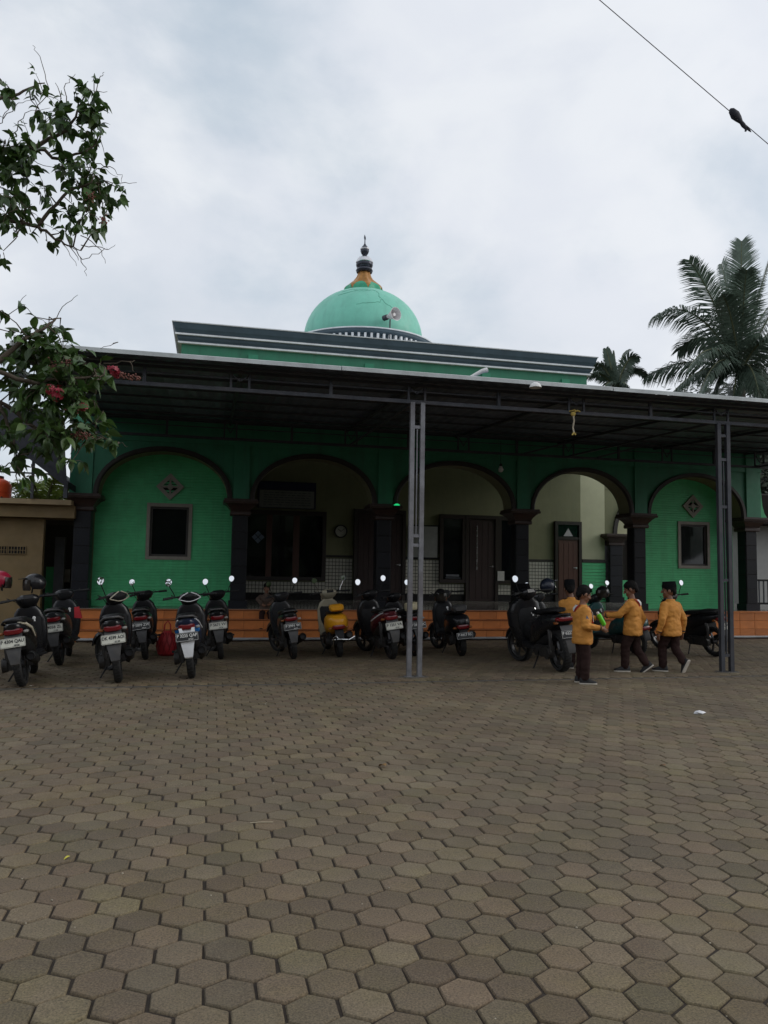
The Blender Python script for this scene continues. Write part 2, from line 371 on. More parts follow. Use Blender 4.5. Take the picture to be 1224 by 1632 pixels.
# arched front
def arch_pts(k, off=0, n=26):
    a, b = PX[k]+.27, PX[k+1]-.27; c, hw = (a+b)/2, (b-a)/2+off; rise = .93+off
    return [(c-hw*math.cos(math.pi*i/n), SPR + rise*max(0, math.sin(math.pi*i/n))**.94) for i in range(n+1)]
g = MB(); sof = MB()
for k in range(5):
    pts = arch_pts(k)
    for y in (YF, YF+.5):
        g.add([(x, y, z) for x, z in pts] + [(x, y, TOP) for x, z in pts], [(i, i+1, i+28, i+27) for i in range(26)])
    sof.loft([[(x, YF+.004, z), (x, YF+.496, z)] for x, z in pts], cap=False, closed=False)
xs = [(-2.77, PX[0]+.27)] + [(PX[i]-.27, PX[i]+.27) for i in range(1, 5)] + [(PX[5]-.27, 13.10)]
for a, b in xs: g.b2(a, b, YF, YF+.5, SPR, TOP)
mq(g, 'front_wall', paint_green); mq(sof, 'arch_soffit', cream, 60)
for k in range(5):
    inn, mid, out = arch_pts(k, -.008), arch_pts(k, .022), arch_pts(k, .09)
    rings = []
    for i in range(27):
        rings.append([(inn[i][0], YF-.015, inn[i][1]), (mid[i][0], YF-.05, mid[i][1]), (out[i][0], YF-.05, out[i][1]), (out[i][0], YF+.01, out[i][1]), (inn[i][0], YF+.01, inn[i][1])])
    mq(MB().loft(rings), 'arch_trim', trim_dark, 40)
g = MB()
for i, x in enumerate(PX):
    m = MB(); m.b2(x-.16, x+.16, YF-.045, YF-.001, SPR+.002, TOP); mq(m, 'pilaster', paint_green)
g.b2(-2.78, 13.11, YF-.03, YF-.001, 3.98, 4.08); mq(g, 'string_course', paint_green)
g = MB(); g.b2(-2.77, 10.5, YF+.01, 20.2, TOP, TOP+.1); mq(g, 'porch_ceiling', cream)
g = MB(); g.prism([(13.102, SPR), (13.29, SPR), (13.21, SPR+.12), (13.16, SPR+.3), (13.13, SPR+.6), (13.102, SPR+.9)], YF+.02, YF+.3); mq(g, 'bracket', brick_green, 50)
g = MB(); g.b2(-2.75, -2.58, YF+.69, YBK-.01, FLOOR, 3.54); mq(g, 'end_wall', cream)
m = MB(); m.b2(10.568, 11.35, YBK+.001, YBK+.2, FLOOR, TOP+.1); mq(m, 'lit_tone_wall', mat('cream plaster lit tone', (.5, .5, .33), .7, var=.06, scale=3, bump=.1, dirt=.2, dirtcol=(.4, .4, .27)))  # same cream wall, its colour lightened to carry light from the right
for x in (-2.62,):            # side walls of the porch above the capitals
    m = MB(); m.b2(x-.14, x+.14, YF+.502, 20.28, 3.55, TOP-.002); mq(m, 'side_beam', paint_green)
def pillar(x, y, w=.32, top=SPR, s=1, parent=mosque):
    h = w/2; m = MB(); m.b2(x-h+.01, x+h-.01, y, y+w-.02, FLOOR, top-.22)
    p = mq(m, 'pillar', granite_core)
    zb, zt = FLOOR+.16, top-.33; n = 5; th = (zt-zb)/n
    for k in range(n):
        zc = zb+(k+.5)*th
        put('tile', tile_mesh(w-.03, th-.012, .02, granite), p, (x, y, zc))
        for sx, r in ((-1, R_(-90)), (1, R_(90))): put('tile', tile_mesh(w-.04, th-.012, .02, granite), p, (x+sx*(h-.01), y+h-.01, zc), (0, 0, r))
    m = MB(); m.b2(x-h-.03, x+h+.03, y-.03, y+w, FLOOR, FLOOR+.155); m.build('pillar_base', granite, p)
    prof = [(-.34, .2), (-.32, .215), (-.27, .215), (-.25, .2), (-.2, .225), (-.13, .285), (-.1, .33), (-.095, .36), (-.05, .37), (-.045, .35), (-.004, .35)]
    prof = [(a, b*s*w/.33) for a, b in prof]
    cy = y+h-.01
    MB().loft([[(x-r, cy-r, top+z), (x+r, cy-r, top+z), (x+r, cy+r, top+z), (x-r, cy+r, top+z)] for z, r in prof]).build('capital', capital_m, p)
    return p
for x in PX: pillar(x, YF+.03)
# green brick-relief walls of the end bays
def relief(name, x0, x1, y, z0, z1, hole=None, pitch=.058, mtl=brick_green):
    g = MB(); z = z0; k = 0
    while z < z1-.01:
        zt = min(z+pitch, z1)
        spans = [(x0, x1)]
        if hole and zt > hole[2]+.001 and z < hole[3]-.001: spans = [(x0, hole[0]), (hole[1], x1)]
        for a, b in spans:
            d = rng.uniform(0, .003)
            g.loft([[(a, y, z), (a, y-.009-d, z+.012), (a, y-.009-d, zt-.005), (a, y, zt)], [(b, y, z), (b, y-.009-d, z+.012), (b, y-.009-d, zt-.005), (b, y, zt)]])
        z = zt; k += 1
    o = mq(g, name, mtl); o['kind'] = 'stuff'; return o
def holed(x0, x1, y0, y1, z0, z1, h):
    g = MB(); g.b2(x0, h[0], y0, y1, z0, z1); g.b2(h[1], x1, y0, y1, z0, z1); g.b2(h[0], h[1], y0, y1, z0, h[2]); g.b2(h[0], h[1], y0, y1, h[3], z1); return g
for (x0, x1, h, vx, vz) in ((-2.34, .43, (-1.25, -.47, 1.66, 2.70), -.87, 3.12), (9.98, 12.68, (11.21, 11.95, 1.68, 2.69), 11.56, 3.14)):
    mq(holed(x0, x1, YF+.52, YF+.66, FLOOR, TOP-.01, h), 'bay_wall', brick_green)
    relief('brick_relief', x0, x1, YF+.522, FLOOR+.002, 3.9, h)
    fr = MB(); a, b, c, d = h
    for q in ((a-.07, b+.07, d, d+.07), (a-.07, b+.07, c-.07, c), (a-.07, a, c, d), (b, b+.07, c, d)): fr.b2(q[0], q[1], YF+.485, YF+.56, q[2], q[3])
    w = mq(fr, 'window', grey_frame)
    fr = MB()
    for q in ((a, b, d-.045, d), (a, b, c, c+.045), (a, a+.045, c+.045, d-.045), (b-.045, b, c+.045, d-.045)): fr.b2(q[0], q[1], YF+.535, YF+.6, q[2], q[3])
    fr.build('sash', mat('dark sash', (.05, .045, .04), .5), w)
    m = MB(); m.b2(a+.03, b-.03, YF+.57, YF+.578, c+.03, d-.03); m.build('pane', pane_m, w)
    v = MB(); r = .285
    for s in range(4):
        t0, t1 = s*math.pi/2, (s+1)*math.pi/2
        o0, o1 = (vx+r*math.cos(t0), vz+r*math.sin(t0)), (vx+r*math.cos(t1), vz+r*math.sin(t1))
        i0, i1 = (vx+r*.62*math.cos(t0), vz+r*.62*math.sin(t0)), (vx+r*.62*math.cos(t1), vz+r*.62*math.sin(t1))
        v.prism([o0, o1, i1, i0], YF+.47, YF+.53)
        c = (vx+.13*math.cos(t0+math.pi/4)*.0+r*.31*math.cos(t0), vz+r*.31*math.sin(t0))
        v.box((c[0], YF+.5, c[1]), (.15, .05, .035), ry=-t0)
    v.lathe([(.06, -.03), (.06, .03)], (vx, YF+.5, vz), 12, 'y')
    vv = mq(v, 'vent_block', vent_m)
    m = MB(); m.prism([(vx+.2*math.cos(s*math.pi/2), vz+.2*math.sin(s*math.pi/2)) for s in range(4)], YF+.512, YF+.516); m.build('vent_back', black_m, vv)
# main wall behind the porch
bw = MB(); bw.b2(-2.75, 10.565, YBK, YBK+.2, FLOOR, 3.9); bw.b2(-2.75, 10.565, YBK, YBK+.2, 3.9, TOP+.1); bw.b2(11.353, 15.5, YBK, YBK+.2, 3.955, TOP+.1)
mq(bw, 'main_wall', cream)
def mosaic(x0, x1, z0, z1):
    g = MB(); nx = max(1, round((x1-x0)/.094)); nz_ = max(1, round((z1-z0)/.094)); dx, dz = (x1-x0)/nx, (z1-z0)/nz_
    for i in range(nx):
        for j in range(nz_):
            a, c = x0+i*dx+.008, z0+j*dz+.008; b, d = a+dx-.016, c+dz-.016; y = YBK-.02+rng.uniform(-.001, .001)
            g.add([(a, y, c), (b, y, c), (b, y, d), (a, y, d), (a, YBK-.011, c), (b, YBK-.011, c), (b, YBK-.011, d), (a, YBK-.011, d)], [(0, 1, 2, 3), (0, 4, 5, 1), (1, 5, 6, 2), (2, 6, 7, 3), (3, 7, 4, 0)])
    mq(g, 'mosaic_dado', white_tile)['kind'] = 'stuff'
    g = MB(); g.b2(x0, x1, YBK-.012, YBK-.001, z0, z1); mq(g, 'dado_bed', mosaic_grout)
for a, b, t in ((-.2, .72, 1.74), (.72, 3.04, 1.10), (3.04, 3.78, 1.74), (5.27, 6.24, 1.75), (6.24, 6.98, 1.09), (7.98, 8.75, 1.09), (8.75, 9.70, 1.76)): mosaic(a, b, .80, t)
g = MB()
for a, b in ((-2.3, 3.78), (5.27, 6.98), (7.98, 9.70)): g.b2(a, b, YBK-.05, YBK-.001, FLOOR, .795)
mq(g, 'skirting', black_m)
for a, b in ((3.04, 3.78), (5.27, 6.24), (8.75, 9.70)):
    m = MB(); m.b2(a, b, YBK-.03, YBK-.001, 1.765, 1.83); mq(m, 'dado_border', trim_dark)
def casement(x0, x1, z0, z1, bars):
    f = MB(); 
    for q in ((x0, x1, z1-.12, z1), (x0, x1, z0, z0+.1), (x0, x0+.1, z0+.1, z1-.12), (x1-.1, x1, z0+.1, z1-.12)): f.b2(q[0], q[1], YBK-.09, YBK-.002, q[2], q[3])
    w = mq(f, 'wood_window', dark_wood)
    for a, b in bars: m = MB(); m.b2(a, b, YBK-.085, YBK-.004, z0+.1, z1-.12); m.build('mullion', door_wood, w)
    cuts = [x0+.1] + [q for p in bars for q in p] + [x1-.1]
    for i in range(0, len(cuts), 2):
        m = MB(); m.b2(cuts[i], cuts[i+1], YBK-.05, YBK-.044, z0+.1, z1-.12); m.build('pane', pane_m, w)
    m = MB(); m.b2(x0+.05, x1-.05, YBK-.03, YBK-.003, z0+.05, z1-.05); m.build('backing', black_m, w)
    return w
w2 = casement(.72, 3.03, 1.13, 2.99, [(1.43, 1.58), (2.14, 2.31)])
m = MB()
for dx, dz in ((0, .09), (.09, 0), (0, -.09), (-.09, 0)): m.prism([(1.215+dx+.08*math.cos(a), 2.267+dz+.08*math.sin(a)) for a in (0, math.pi/2, math.pi, 1.5*math.pi)], YBK-.054, YBK-.0515)
m.build('window_decal', mat('pale blue decal', (.2, .26, .36), .6), w2)
w3 = casement(6.24, 7.0, 1.12, 3.04, []); w4 = casement(7.97, 8.76, 1.12, 3.04, [])
m = MB(); m.b2(7.94, 8.14, YBK-.125, YBK-.105, 1.2, 1.47); m.build('notice', mat('paper', (.5, .5, .48), .8), w4)
m = MB(); m.b2(6.4, 6.85, YBK-.1, YBK-.092, 1.25, 1.27); m.b2(6.42, 6.8, YBK-.1, YBK-.092, 1.3, 1.36); m.build('notice', mat('faint paper', (.12, .13, .15), .8), w3)
def door(x0, x1, z1, leaves, fan=None, m_=door_wood, f_=dark_wood):
    f = MB()
    for q in ((x0, x1, z1-.1, z1), (x0, x0+.09, FLOOR, z1-.1), (x1-.09, x1, FLOOR, z1-.1)): f.b2(q[0], q[1], YBK-.1, YBK-.002, q[2], q[3])
    if fan: f.b2(x0+.09, x1-.09, YBK-.09, YBK-.003, fan, fan+.08)
    d = mq(f, 'door', f_); zt = fan or z1-.1; w = (x1-x0-.18)/leaves
    for i in range(leaves):
        a = x0+.09+i*w; q = MB(); q.b2(a+.004, a+w-.004, YBK-.06, YBK-.005, FLOOR+.01, zt-.004)
        nb = 4
        for k in range(nb): q.b2(a+.03+k*(w-.06)/nb+.006, a+.03+(k+1)*(w-.06)/nb-.006, YBK-.072, YBK-.0595, FLOOR+.1, zt-.09)
        q.build('door_leaf', m_, d)
        q = MB(); q.tube([(a+w-.08, YBK-.075, 1.6), (a+w-.08, YBK-.12, 1.6), (a+w-.19, YBK-.12, 1.6)], .011); q.lathe([(.03, 0), (.03, -.012)], (a+w-.08, YBK-.074, 1.6), 10, 'y'); q.build('door_handle', silver, d, 40)
    if fan:
        q = MB(); q.b2(x0+.09, x1-.09, YBK-.05, YBK-.045, fan+.08, z1-.1); q.build('pane', pane_m, d)
        c = (x0+x1)/2; q = MB(); q.prism([(c-.14, fan+.1), (c+.16, fan+.1), (c+.01, fan+.33)], YBK-.056, YBK-.052); q.build('decal', mat('faded white decal', (.42, .42, .42), .7), d)
    return d
door(3.80, 5.25, 3.1, 2, None, mat('dark door wood', (.03, .014, .013), .45, var=.25, scale=5, stretch=(8, 8, .8)))
door(7.0, 7.97, 3.04, 1, None, MATS['dark door wood'])
m = MB(); m.tube([(7.32, YBK-.11, 1.5), (7.32, YBK-.11, 2.75)], .012); mq(m, 'door_glint', silver, 40)  # thin pale rod standing in for the line of reflected light on the door
door(9.72, 10.56, 2.95, 1, 2.42)
g = MB(); g.b2(10.60, 11.35, YBK-.06, YBK-.003, 1.77, 1.86); mq(g, 'dado_border', trim_dark)
g = MB(); z = .63
while z < 1.76: 
    g.b2(10.60, 11.35, YBK-.035+rng.uniform(-.004, .004), YBK-.002, z, z+.085); z += .095
mq(g, 'green_dado', brick_green)['kind'] = 'stuff'
pillar(11.62, YBK-.17, .42, 2.62, .9)
# the inner arch beyond the fourth bay and the room it opens to
pts = [(12.95-1.22*math.cos(math.pi*i/24), 2.62+1.25*math.sin(math.pi*i/24)) for i in range(25)]
outp = [(12.95-1.34*math.cos(math.pi*i/24), 2.62+1.39*math.sin(math.pi*i/24)) for i in range(25)]
g = MB(); g.add([(x, YBK+.01, z) for x, z in pts]+[(x, YBK+.01, 3.95) for x, z in pts], [(i, i+1, i+26, i+25) for i in range(24)]); g.b2(11.36, 11.73, YBK+.01, YBK+.19, 2.62, 3.95); mq(g, 'inner_arch_wall', cream)
g = MB().loft([[(p[0], YBK-.05, p[1]), (q[0], YBK-.05, q[1]), (q[0], YBK+.2, q[1]), (p[0], YBK+.2, p[1])] for p, q in zip(pts, outp)]); mq(g, 'arch_trim', trim_dark, 40)
g = MB(); g.b2(11.4, 13.2, 22.6, 22.75, FLOOR, 4.8); g.b2(14.1, 15.4, 22.6, 22.75, FLOOR, 4.8); g.b2(13.2, 14.1, 22.6, 22.75, 2.7, 4.8); mq(g, 'rear_room_wall', MATS['cream plaster lit tone'])  # uses the cream lightened to carry the side light
g = MB(); g.b2(13.42, 13.55, 22.4, 22.58, 1.2, 2.62); g.b2(12.4, 13.55, 22.4, 22.58, 2.62, 2.74); mq(g, 'rear_door_frame', mat('pale door frame', (.5, .4, .33), .6))
g = MB(); g.b2(12.0, 13.41, 22.5, 22.59, FLOOR, 2.61); mq(g, 'rear_door_leaf', dark_wood)
g = MB(); g.b2(12.85, 13.5, 21.9, 22.0, FLOOR, 1.25); mq(g, 'low_green_wall', brick_green)
g = MB(); g.b2(14.3, 14.75, 20.42, 20.5, FLOOR, 3.2); mq(g, 'rear_pillar', white_paint)
g = MB(); g.b2(14.75, 15.3, 20.55, 20.6, FLOOR, 3.2); mq(g, 'low_green_wall', brick_green)
# upper storey and its cornice
UX0, UX1, UY0, UY1 = -.93, 10.80, YBK+.02, 29.5
g = MB(); g.b2(UX0, UX1, UY0, UY1, TOP-.3, 7.6); mq(g, 'upper_wall', upper_green)
for x in (.95, 4.15, 7.6, 10.1):
    m = MB(); m.b2(x-.13, x+.13, UY0-.05, UY0-.002, 4.9, 7.18); mq(m, 'upper_pilaster', mat('pilaster green', (.02, .22, .12), .5, var=.1))
def cor(name, prof, m):             # prof: (overhang, z) going up
    mq(MB().loft([[(UX0-o, UY0-o, z), (UX1+o, UY0-o, z), (UX1+o, UY1+o, z), (UX0-o, UY1+o, z)] for o, z in prof]), name, m)
cor('cornice_line', [(.02, 7.335), (.09, 7.34), (.09, 7.385), (.02, 7.39)], cornice_white)
cor('cornice_band', [(.05, 7.393), (.10, 7.46), (.12, 7.535)], slate)
cor('cornice_line', [(.05, 7.538), (.17, 7.542), (.17, 7.587), (.05, 7.592)], cornice_white)
cor('cornice_band', [(.1, 7.595), (.14, 7.61), (.19, 7.7), (.235, 7.84)], slate)
cor('cornice_line', [(.1, 7.843), (.25, 7.846), (.255, 7.87), (.1, 7.875)], cornice_white)
for x in (1.9, 10.3):
    m = MB(); m.tube([(x, UY0+.5, 7.8), (x, UY0+.5, 8.05)], .012); mq(m, 'rebar_stub', steel_dark)
# drum, dome, finial
DX, DY = 4.68, 24.0
g = MB().lathe([(2.22, 7.6), (2.22, 8.52), (2.36, 8.55), (2.4, 8.58), (2.41, 8.65), (2.3, 8.70), (1.9, 8.72)], (DX, DY, 0), 72); mq(g, 'drum', slate, 30)
g = MB().lathe([(2.38, 8.652), (2.435, 8.655), (2.435, 8.69), (2.38, 8.70)], (DX, DY, 0), 72); mq(g, 'drum_rim', cornice_white, 30)
dm = MB().b2(-.034, .034, -.08, .03, -.22, 0).mesh('dentil', cornice_white)
for i in range(76):
    a = 2*math.pi*i/76
    if math.sin(a) > .35: continue
    child(put('dentil', dm, None, (DX+2.26*math.cos(a), DY+2.26*math.sin(a), 8.53), (0, 0, a+math.pi/2)), mosque)
prof = [(1.93, 8.69), (1.955, 8.95)] + [(1.955*math.cos(t)**.93, 8.95+1.68*math.sin(t)) for t in [R_(6+k*5.4) for k in range(15)]] + [(.15, 10.632)]
dome = mq(MB().lathe(prof, (DX, DY, 0), 72), 'dome', dome_green, 50)
cr = MB()                           # hairline cracks standing as fine ridges of filler
for path in ([(-.75, 40), (-.55, 42), (-.38, 47), (-.2, 45), (0, 50), (.12, 48)], [(-.32, 22), (-.1, 24), (.1, 27), (.14, 33), (.2, 26), (.35, 20), (.5, 21)], [(.1, 48), (.13, 42), (.1, 36), (.14, 33)], [(-.1, 50), (-.5, 52), (-.8, 46)]):
    pts = []
    for i in range(len(path)-1):
        for q in range(4):
            f = q/4; az = path[i][0]*(1-f)+path[i+1][0]*f; el = path[i][1]*(1-f)+path[i+1][1]*f + rng.uniform(-.8, .8)
            t = R_(el); r = 1.955*math.cos(t)**.93; pts.append((DX+r*math.sin(az), DY-r*math.cos(az), 8.95+1.68*math.sin(t)))
    cr.tube(pts, .007, 4)
cr.build('crack', mat('crack filler', (.09, .32, .23), .9), None).parent = dome

# scalloped collar: eight lobes
rings = []
for r, z, amp in ((.64, 10.42, .0), (.645, 10.56, .02), (.635, 10.70, .035), (.60, 10.75, .04), (.46, 10.87, .04), (.33, 10.99, .03), (.24, 11.13, .02), (.19, 11.3, .01)):
    rings.append([(DX+(r+amp*math.cos(8*2*math.pi*j/64))*math.cos(2*math.pi*j/64), DY+(r+amp*math.cos(8*2*math.pi*j/64))*math.sin(2*math.pi*j/64), z) for j in range(64)])
mq(MB().loft(rings), 'gold_collar', gold, 35)
sc = MB()
CP = ((10.42, .64), (10.56, .645), (10.70, .635), (10.75, .60), (10.87, .46), (10.99, .33))
def cr_(z):
    for (za, ra), (zb, rb) in zip(CP, CP[1:]):
        if z <= zb: return ra+(rb-ra)*(z-za)/(zb-za)
    return .33
for s in range(8):                  # the green scallops rising over the collar
    a0 = 2*math.pi*(s+.5)/8; cols = []
    for j in range(11):
        u = j/10-.5; a = a0+u*2*math.pi/8*.98; zt = 10.55 + .30*math.cos(u*math.pi)**.8 if abs(u) < .499 else 10.55
        cols.append([(DX+(cr_(z)+.036*math.cos(8*a)+.014)*math.cos(a), DY+(cr_(z)+.036*math.cos(8*a)+.014)*math.sin(a), z) for z in [10.43+(zt-10.43)*q/6 for q in range(7)]])
    sc.loft(cols, cap=False, closed=False)
mq(sc, 'green_scallop', mat('scallop green', (.03, .34, .19), .5, var=.1), 60)
F = lambda prof, name, m: mq(MB().lathe([(r, z) for r, z in prof], (DX, DY, 0), 28), name, m, 40)
F([(.19, 11.28), (.26, 11.3), (.285, 11.36), (.26, 11.42), (.2, 11.44)], 'finial_ring', finial_m)
F([(.2, 11.43), (.27, 11.5), (.285, 11.56), (.27, 11.63), (.1, 11.85), (.07, 11.9), (.1, 11.94)], 'finial_ball', finial_m)
F([(.272, 11.62), (.288, 11.635), (.25, 11.74), (.2, 11.8), (.15, 11.82)], 'finial_band', silver)
F([(.1, 11.93), (.12, 11.96), (.145, 12.03), (.14, 12.08), (.15, 12.1), (.1, 12.18), (.05, 12.24), (.02, 12.3), (.016, 12.45)], 'finial_ball', finial_m)
F([(.141, 12.075), (.153, 12.09), (.153, 12.115), (.12, 12.13)], 'finial_band', silver)
cm = MB()
pts = [(DX+.03*math.cos(t), DY+.07*math.cos(t), 12.52+.075*math.sin(t)) for t in [R_(115+310*k/16) for k in range(17)]]
cm.tube(pts, [.004+.018*math.sin(math.pi*k/16) for k in range(17)], 7); mq(cm, 'crescent', finial_m, 50)

# ------------------------------------------------------------------ things fixed to the mosque
def horn():
    t = thing('loudspeaker', 'grey horn loudspeaker on a short pole before the dome', 'loudspeaker', (5.05, 21.7, 8.62))
    MB().tube([(0, 0, -.95), (0, 0, .38)], .022).build('pole', steel_dark, t, 40)
    m = MB().lathe([(.205, -.27), (.19, -.265), (.135, -.12), (.08, .02), (.05, .12), (.02, .14)], (0, 0, .48), 28, 'y', False); m.build('horn', mat('grey horn', (.62, .6, .6), .45, var=.1), t, 40)
    MB().lathe([(.05, -.2), (.055, -.1), (.03, .05)], (0, 0, .48), 16, 'y').build('horn_core', MATS['grey horn'], t, 40)
    MB().lathe([(.07, .12), (.085, .14), (.085, .28), (.06, .3)], (0, 0, .48), 20, 'y').build('driver', steel_dark, t, 40)
    t.rotation_euler = (0, 0, R_(28))
horn()
t = thing('wall_clock', 'round wall clock with a dark rim between window and door', 'clock', (3.435, YBK-.03, 2.48))
m = MB().lathe([(.165, .02), (.18, 0), (.175, -.03), (.15, -.03), (.15, -.01)], (0, 0, 0), 30, 'y', False); m.build('rim', black_m, t, 40)
MB().lathe([(.155, .015), (.155, -.008)], (0, 0, 0), 30, 'y').build('dial', mat('clock dial', (.35, .35, .3), .5), t)
m = MB(); m.box((-.035, -.014, .03), (.1, .006, .014), ry=R_(40)); m.box((.05, -.014, .035), (.14, .006, .01), ry=R_(-40)); m.build('hand', black_m, t)
t = thing('notice_board', 'large notice board with a navy header above the window', 'notice board', (1.95, YBK-.04, 3.41))
m = MB(); m.b2(-.78, .78, -.03, .03, -.36, .36); m.build('frame', mat('navy frame', (.012, .014, .04), .5), t)
m = MB(); m.b2(-.73, .73, -.045, -.031, -.34, .12); m.build('sheet', mat('board sheet', (.22, .23, .22), .7), t)
m = MB()
for k in range(6):
    x = -.62
    while x < .6:
        w = rng.uniform(.05, .16); m.b2(x, min(x+w, .64), -.0475, -.0445, .05-k*.065, .066-k*.065); x += w+.03
m.build('writing', mat('faint writing', (.09, .1, .11), .8), t)
m = MB(); m.b2(-.73, .73, -.045, -.031, .15, .33); m.build('header', mat('navy header', (.015, .02, .07), .6), t)
t = thing('whiteboard', 'grey framed whiteboard hanging left of the dark window', 'whiteboard', (5.78, YBK-.04, 2.25))
m = MB(); m.b2(-.42, .42, -.02, .02, -.47, .47); m.build('frame', black_m, t)
m = MB(); m.b2(-.39, .39, -.03, -.021, -.43, .43); m.build('board', mat('whiteboard face', (.25, .26, .25), .4), t)
t = thing('light_bulb', 'pale bulb hanging from the porch arch by its cord', 'light bulb', (6.2, 15.6, 3.74))
MB().tube([(0, 0, .1), (0, 0, .6)], .006).build('cord', black_m, t)
MB().lathe([(.02, .1), (.03, .09), (.03, .04)], (0, 0, 0), 14).build('socket', black_m, t, 40)
MB().lathe([(.03, .045), (.04, .02), (.058, -.03), (.045, -.075), (.015, -.092)], (0, 0, 0), 18).build('bulb', mat('bulb glass', (.6, .6, .58), .2), t, 50)
t = thing('signal_lamp', 'small glowing green lamp fixed beside the third capital', 'lamp', (3.86, 15.66, 2.82))
m = MB(); m.b2(-.06, .06, -.04, .06, -.04, .01); m.build('lamp_base', black_m, t)
m = MB(); m.b2(-.052, .052, -.042, .05, .012, .035); m.b2(-.03, .03, -.03, .03, .037, .05); m.build('lamp_lens', mat('green lamp', (.02, .3, .1), .3, emit=(.02, 1, .3, .55)), t)
p = tag(MB().tube([(-2.75, 15.26, .05), (4, 15.262, .048), (15.2, 15.27, .05)], .028, 10).build('drain_pipe', mat('pale pipe', (.34, .35, .36), .4, var=.15, scale=3, dirt=.6, dirtcol=(.1, .09, .08), dscale=2.5), None, 40), 'long pale pipe lying along the foot of the orange steps', 'pipe')
# ------------------------------------------------------------------ the parking canopy
YP = 10.09
can = thing('parking_canopy', 'steel canopy with dark corrugated roof in front of the mosque', 'canopy', (2.75, YP, 0))
def cn(mb, name, m, smooth=None): return child(mb.build(name, m, None, smooth), can)
ROOF = lambda y: 4.085 + (y-9.72)*(4.47-4.085)/(15.85-9.72)
def post(xs, m, rungs, rod):
    g = MB()
    for x in xs: g.bar((x, YP, -.03), (x, YP, 3.80), .062)
    p = cn(g, 'post', m)
    for z in rungs:
        q = MB(); q.b2(xs[0]+.033, xs[1]-.033, YP-.022, YP+.022, z-.022, z+.022); q.build('rung', m, p)
    for a, b in rod:
        q = MB(); q.b2(sum(xs)/2-.009, sum(xs)/2+.009, YP-.009, YP+.009, a, b); q.build('rod', m, p)
    q = MB()
    for x in xs: q.b2(x-.06, x+.06, YP-.06, YP+.06, -.01, .012)
    q.build('foot_plate', m, p)
    q = MB(); c = sum(xs)/2; q.loft([[(c+(.2+.03*math.sin(j*2.3))*k_*math.cos(j*.524), YP+(.13+.02*math.sin(j*1.7))*k_*math.sin(j*.524), z) for j in range(12)] for z, k_ in ((-.02, 1.06), (.004, 1), (.009, .85))]); q.build('footing', MATS['drip line concrete'], p, 50)
post((2.69, 2.837), steel_post, (3.45, 1.93, 1.80), [(1.955, 3.425)])
post((7.575, 7.735), steel_dark, (3.60, 3.23, 2.5, 1.38, .25), [(.27, 1.35), (1.4, 2.48), (2.52, 3.2)])
X0, X1 = -2.42, 13.25
for y, zb, zt, nm in ((YP, 3.805, 4.045, 'front_truss'), (15.2, 4.0, 4.36, 'rear_truss')):
    g = MB()
    g.bar((X0, y, zb), (X1, y, zb), .05); g.bar((X0, y, (zb+zt)/2+.03), (X1, y, (zb+zt)/2+.03), .018); g.bar((X0, y, zt), (X1, y, zt), .04)
    tr = cn(g, nm, steel_dark)
    k = -2
    while 2.75+k*2.44 < X1:
        x = 2.75+k*2.44
        if x > X0+.3:
            q = MB()
            for d in (-.12, .12): q.bar((x+d, y, zb+.02), (x+d, y, zt-.02), .03)
            q.bar((x-.12, y, zt-.03), (x, y, zb+.12), .016); q.bar((x+.12, y, zt-.03), (x, y, zb+.12), .016); q.build('web', steel_dark, tr)
        if x+1.22 > X0+.2 and x+1.22 < X1: q = MB(); q.bar((x+1.22, y, zb+.02), (x+1.22, y, zt-.02), .045); q.build('strut', steel_dark, tr)
        k += 1
for k in range(-2, 5):
    x = 2.75+k*2.44
    g = MB(); g.bar((x, YP, 4.05), (x, 15.7, 4.39), .05)
    g.bar((x, YP+.05, 3.83), (x, 15.2, 4.02), .035) if k % 2 == 0 else None
    cn(g, 'rafter', steel_dark)
for k, x in enumerate((6.56, 8.3, 12.4)):
    g = MB(); g.bar((x, 15.15, 4.02), (x+1.1, 15.15, 4.33), .035); cn(g, 'brace', steel_dark)
y = 9.9
while y < 15.8:
    g = MB(); g.bar((X0, y, ROOF(y)-.045), (X1, y, ROOF(y)-.045), .035); cn(g, 'purlin', steel_dark); y += .97
# roof sheets, each with its own waves
W = .86; n = int((X1-X0)/W)+1; PIT = .2
for i in range(n):
    a = X0+i*W-.05; b = a+W+.06; pts = []
    yf = 9.71 + rng.uniform(-.04, .03); yb = 15.893; lift = (i % 2)*.004
    k = int((b-a)/.0333)
    for j in range(k+1):
        x = a+(b-a)*j/k; pts.append((x, .013*math.cos(2*math.pi*(x-X0)/PIT)))
    for t in ((5.6, -.02) if i in (8, 9) else (0, 0),): pass
    g = MB(); rows = []
    ys = (yf, 11.5, 13.7, yb)
    for yy in ys: rows.append([(x, yy, ROOF(yy)+dz+lift) for x, dz in pts] + [(x, yy, ROOF(yy)+dz+lift+.0012) for x, dz in pts][::-1])
    g.loft(rows); cn(g, 'roof_sheet', sheet_m, 50)
# pale flashing along the front edge, in lengths
xs = [X0-.02, 1.6, 5.55, 8.6, 11.5, X1]
for i in range(5):
    a, b = xs[i]+.01, xs[i+1]; g = MB(); dz = rng.uniform(-.004, .006)
    g.loft([[(x, 9.665, 4.068+dz), (x, 9.665, 4.12+dz), (x, 9.70, 4.134+dz), (x, 9.86, 4.142+dz), (x, 9.86, 4.134+dz), (x, 9.70, 4.122+dz), (x, 9.675, 4.11+dz), (x, 9.675, 4.068+dz)] for x in (a, b)])
    cn(g, 'edge_flashing', edge_m)
g = MB(); g.bar((8.62, 9.70, 4.05), (11.4, 9.69, 4.045), .012, .03); cn(g, 'edge_batten', mat('bleached batten', (.42, .33, .3), .7, var=.2))
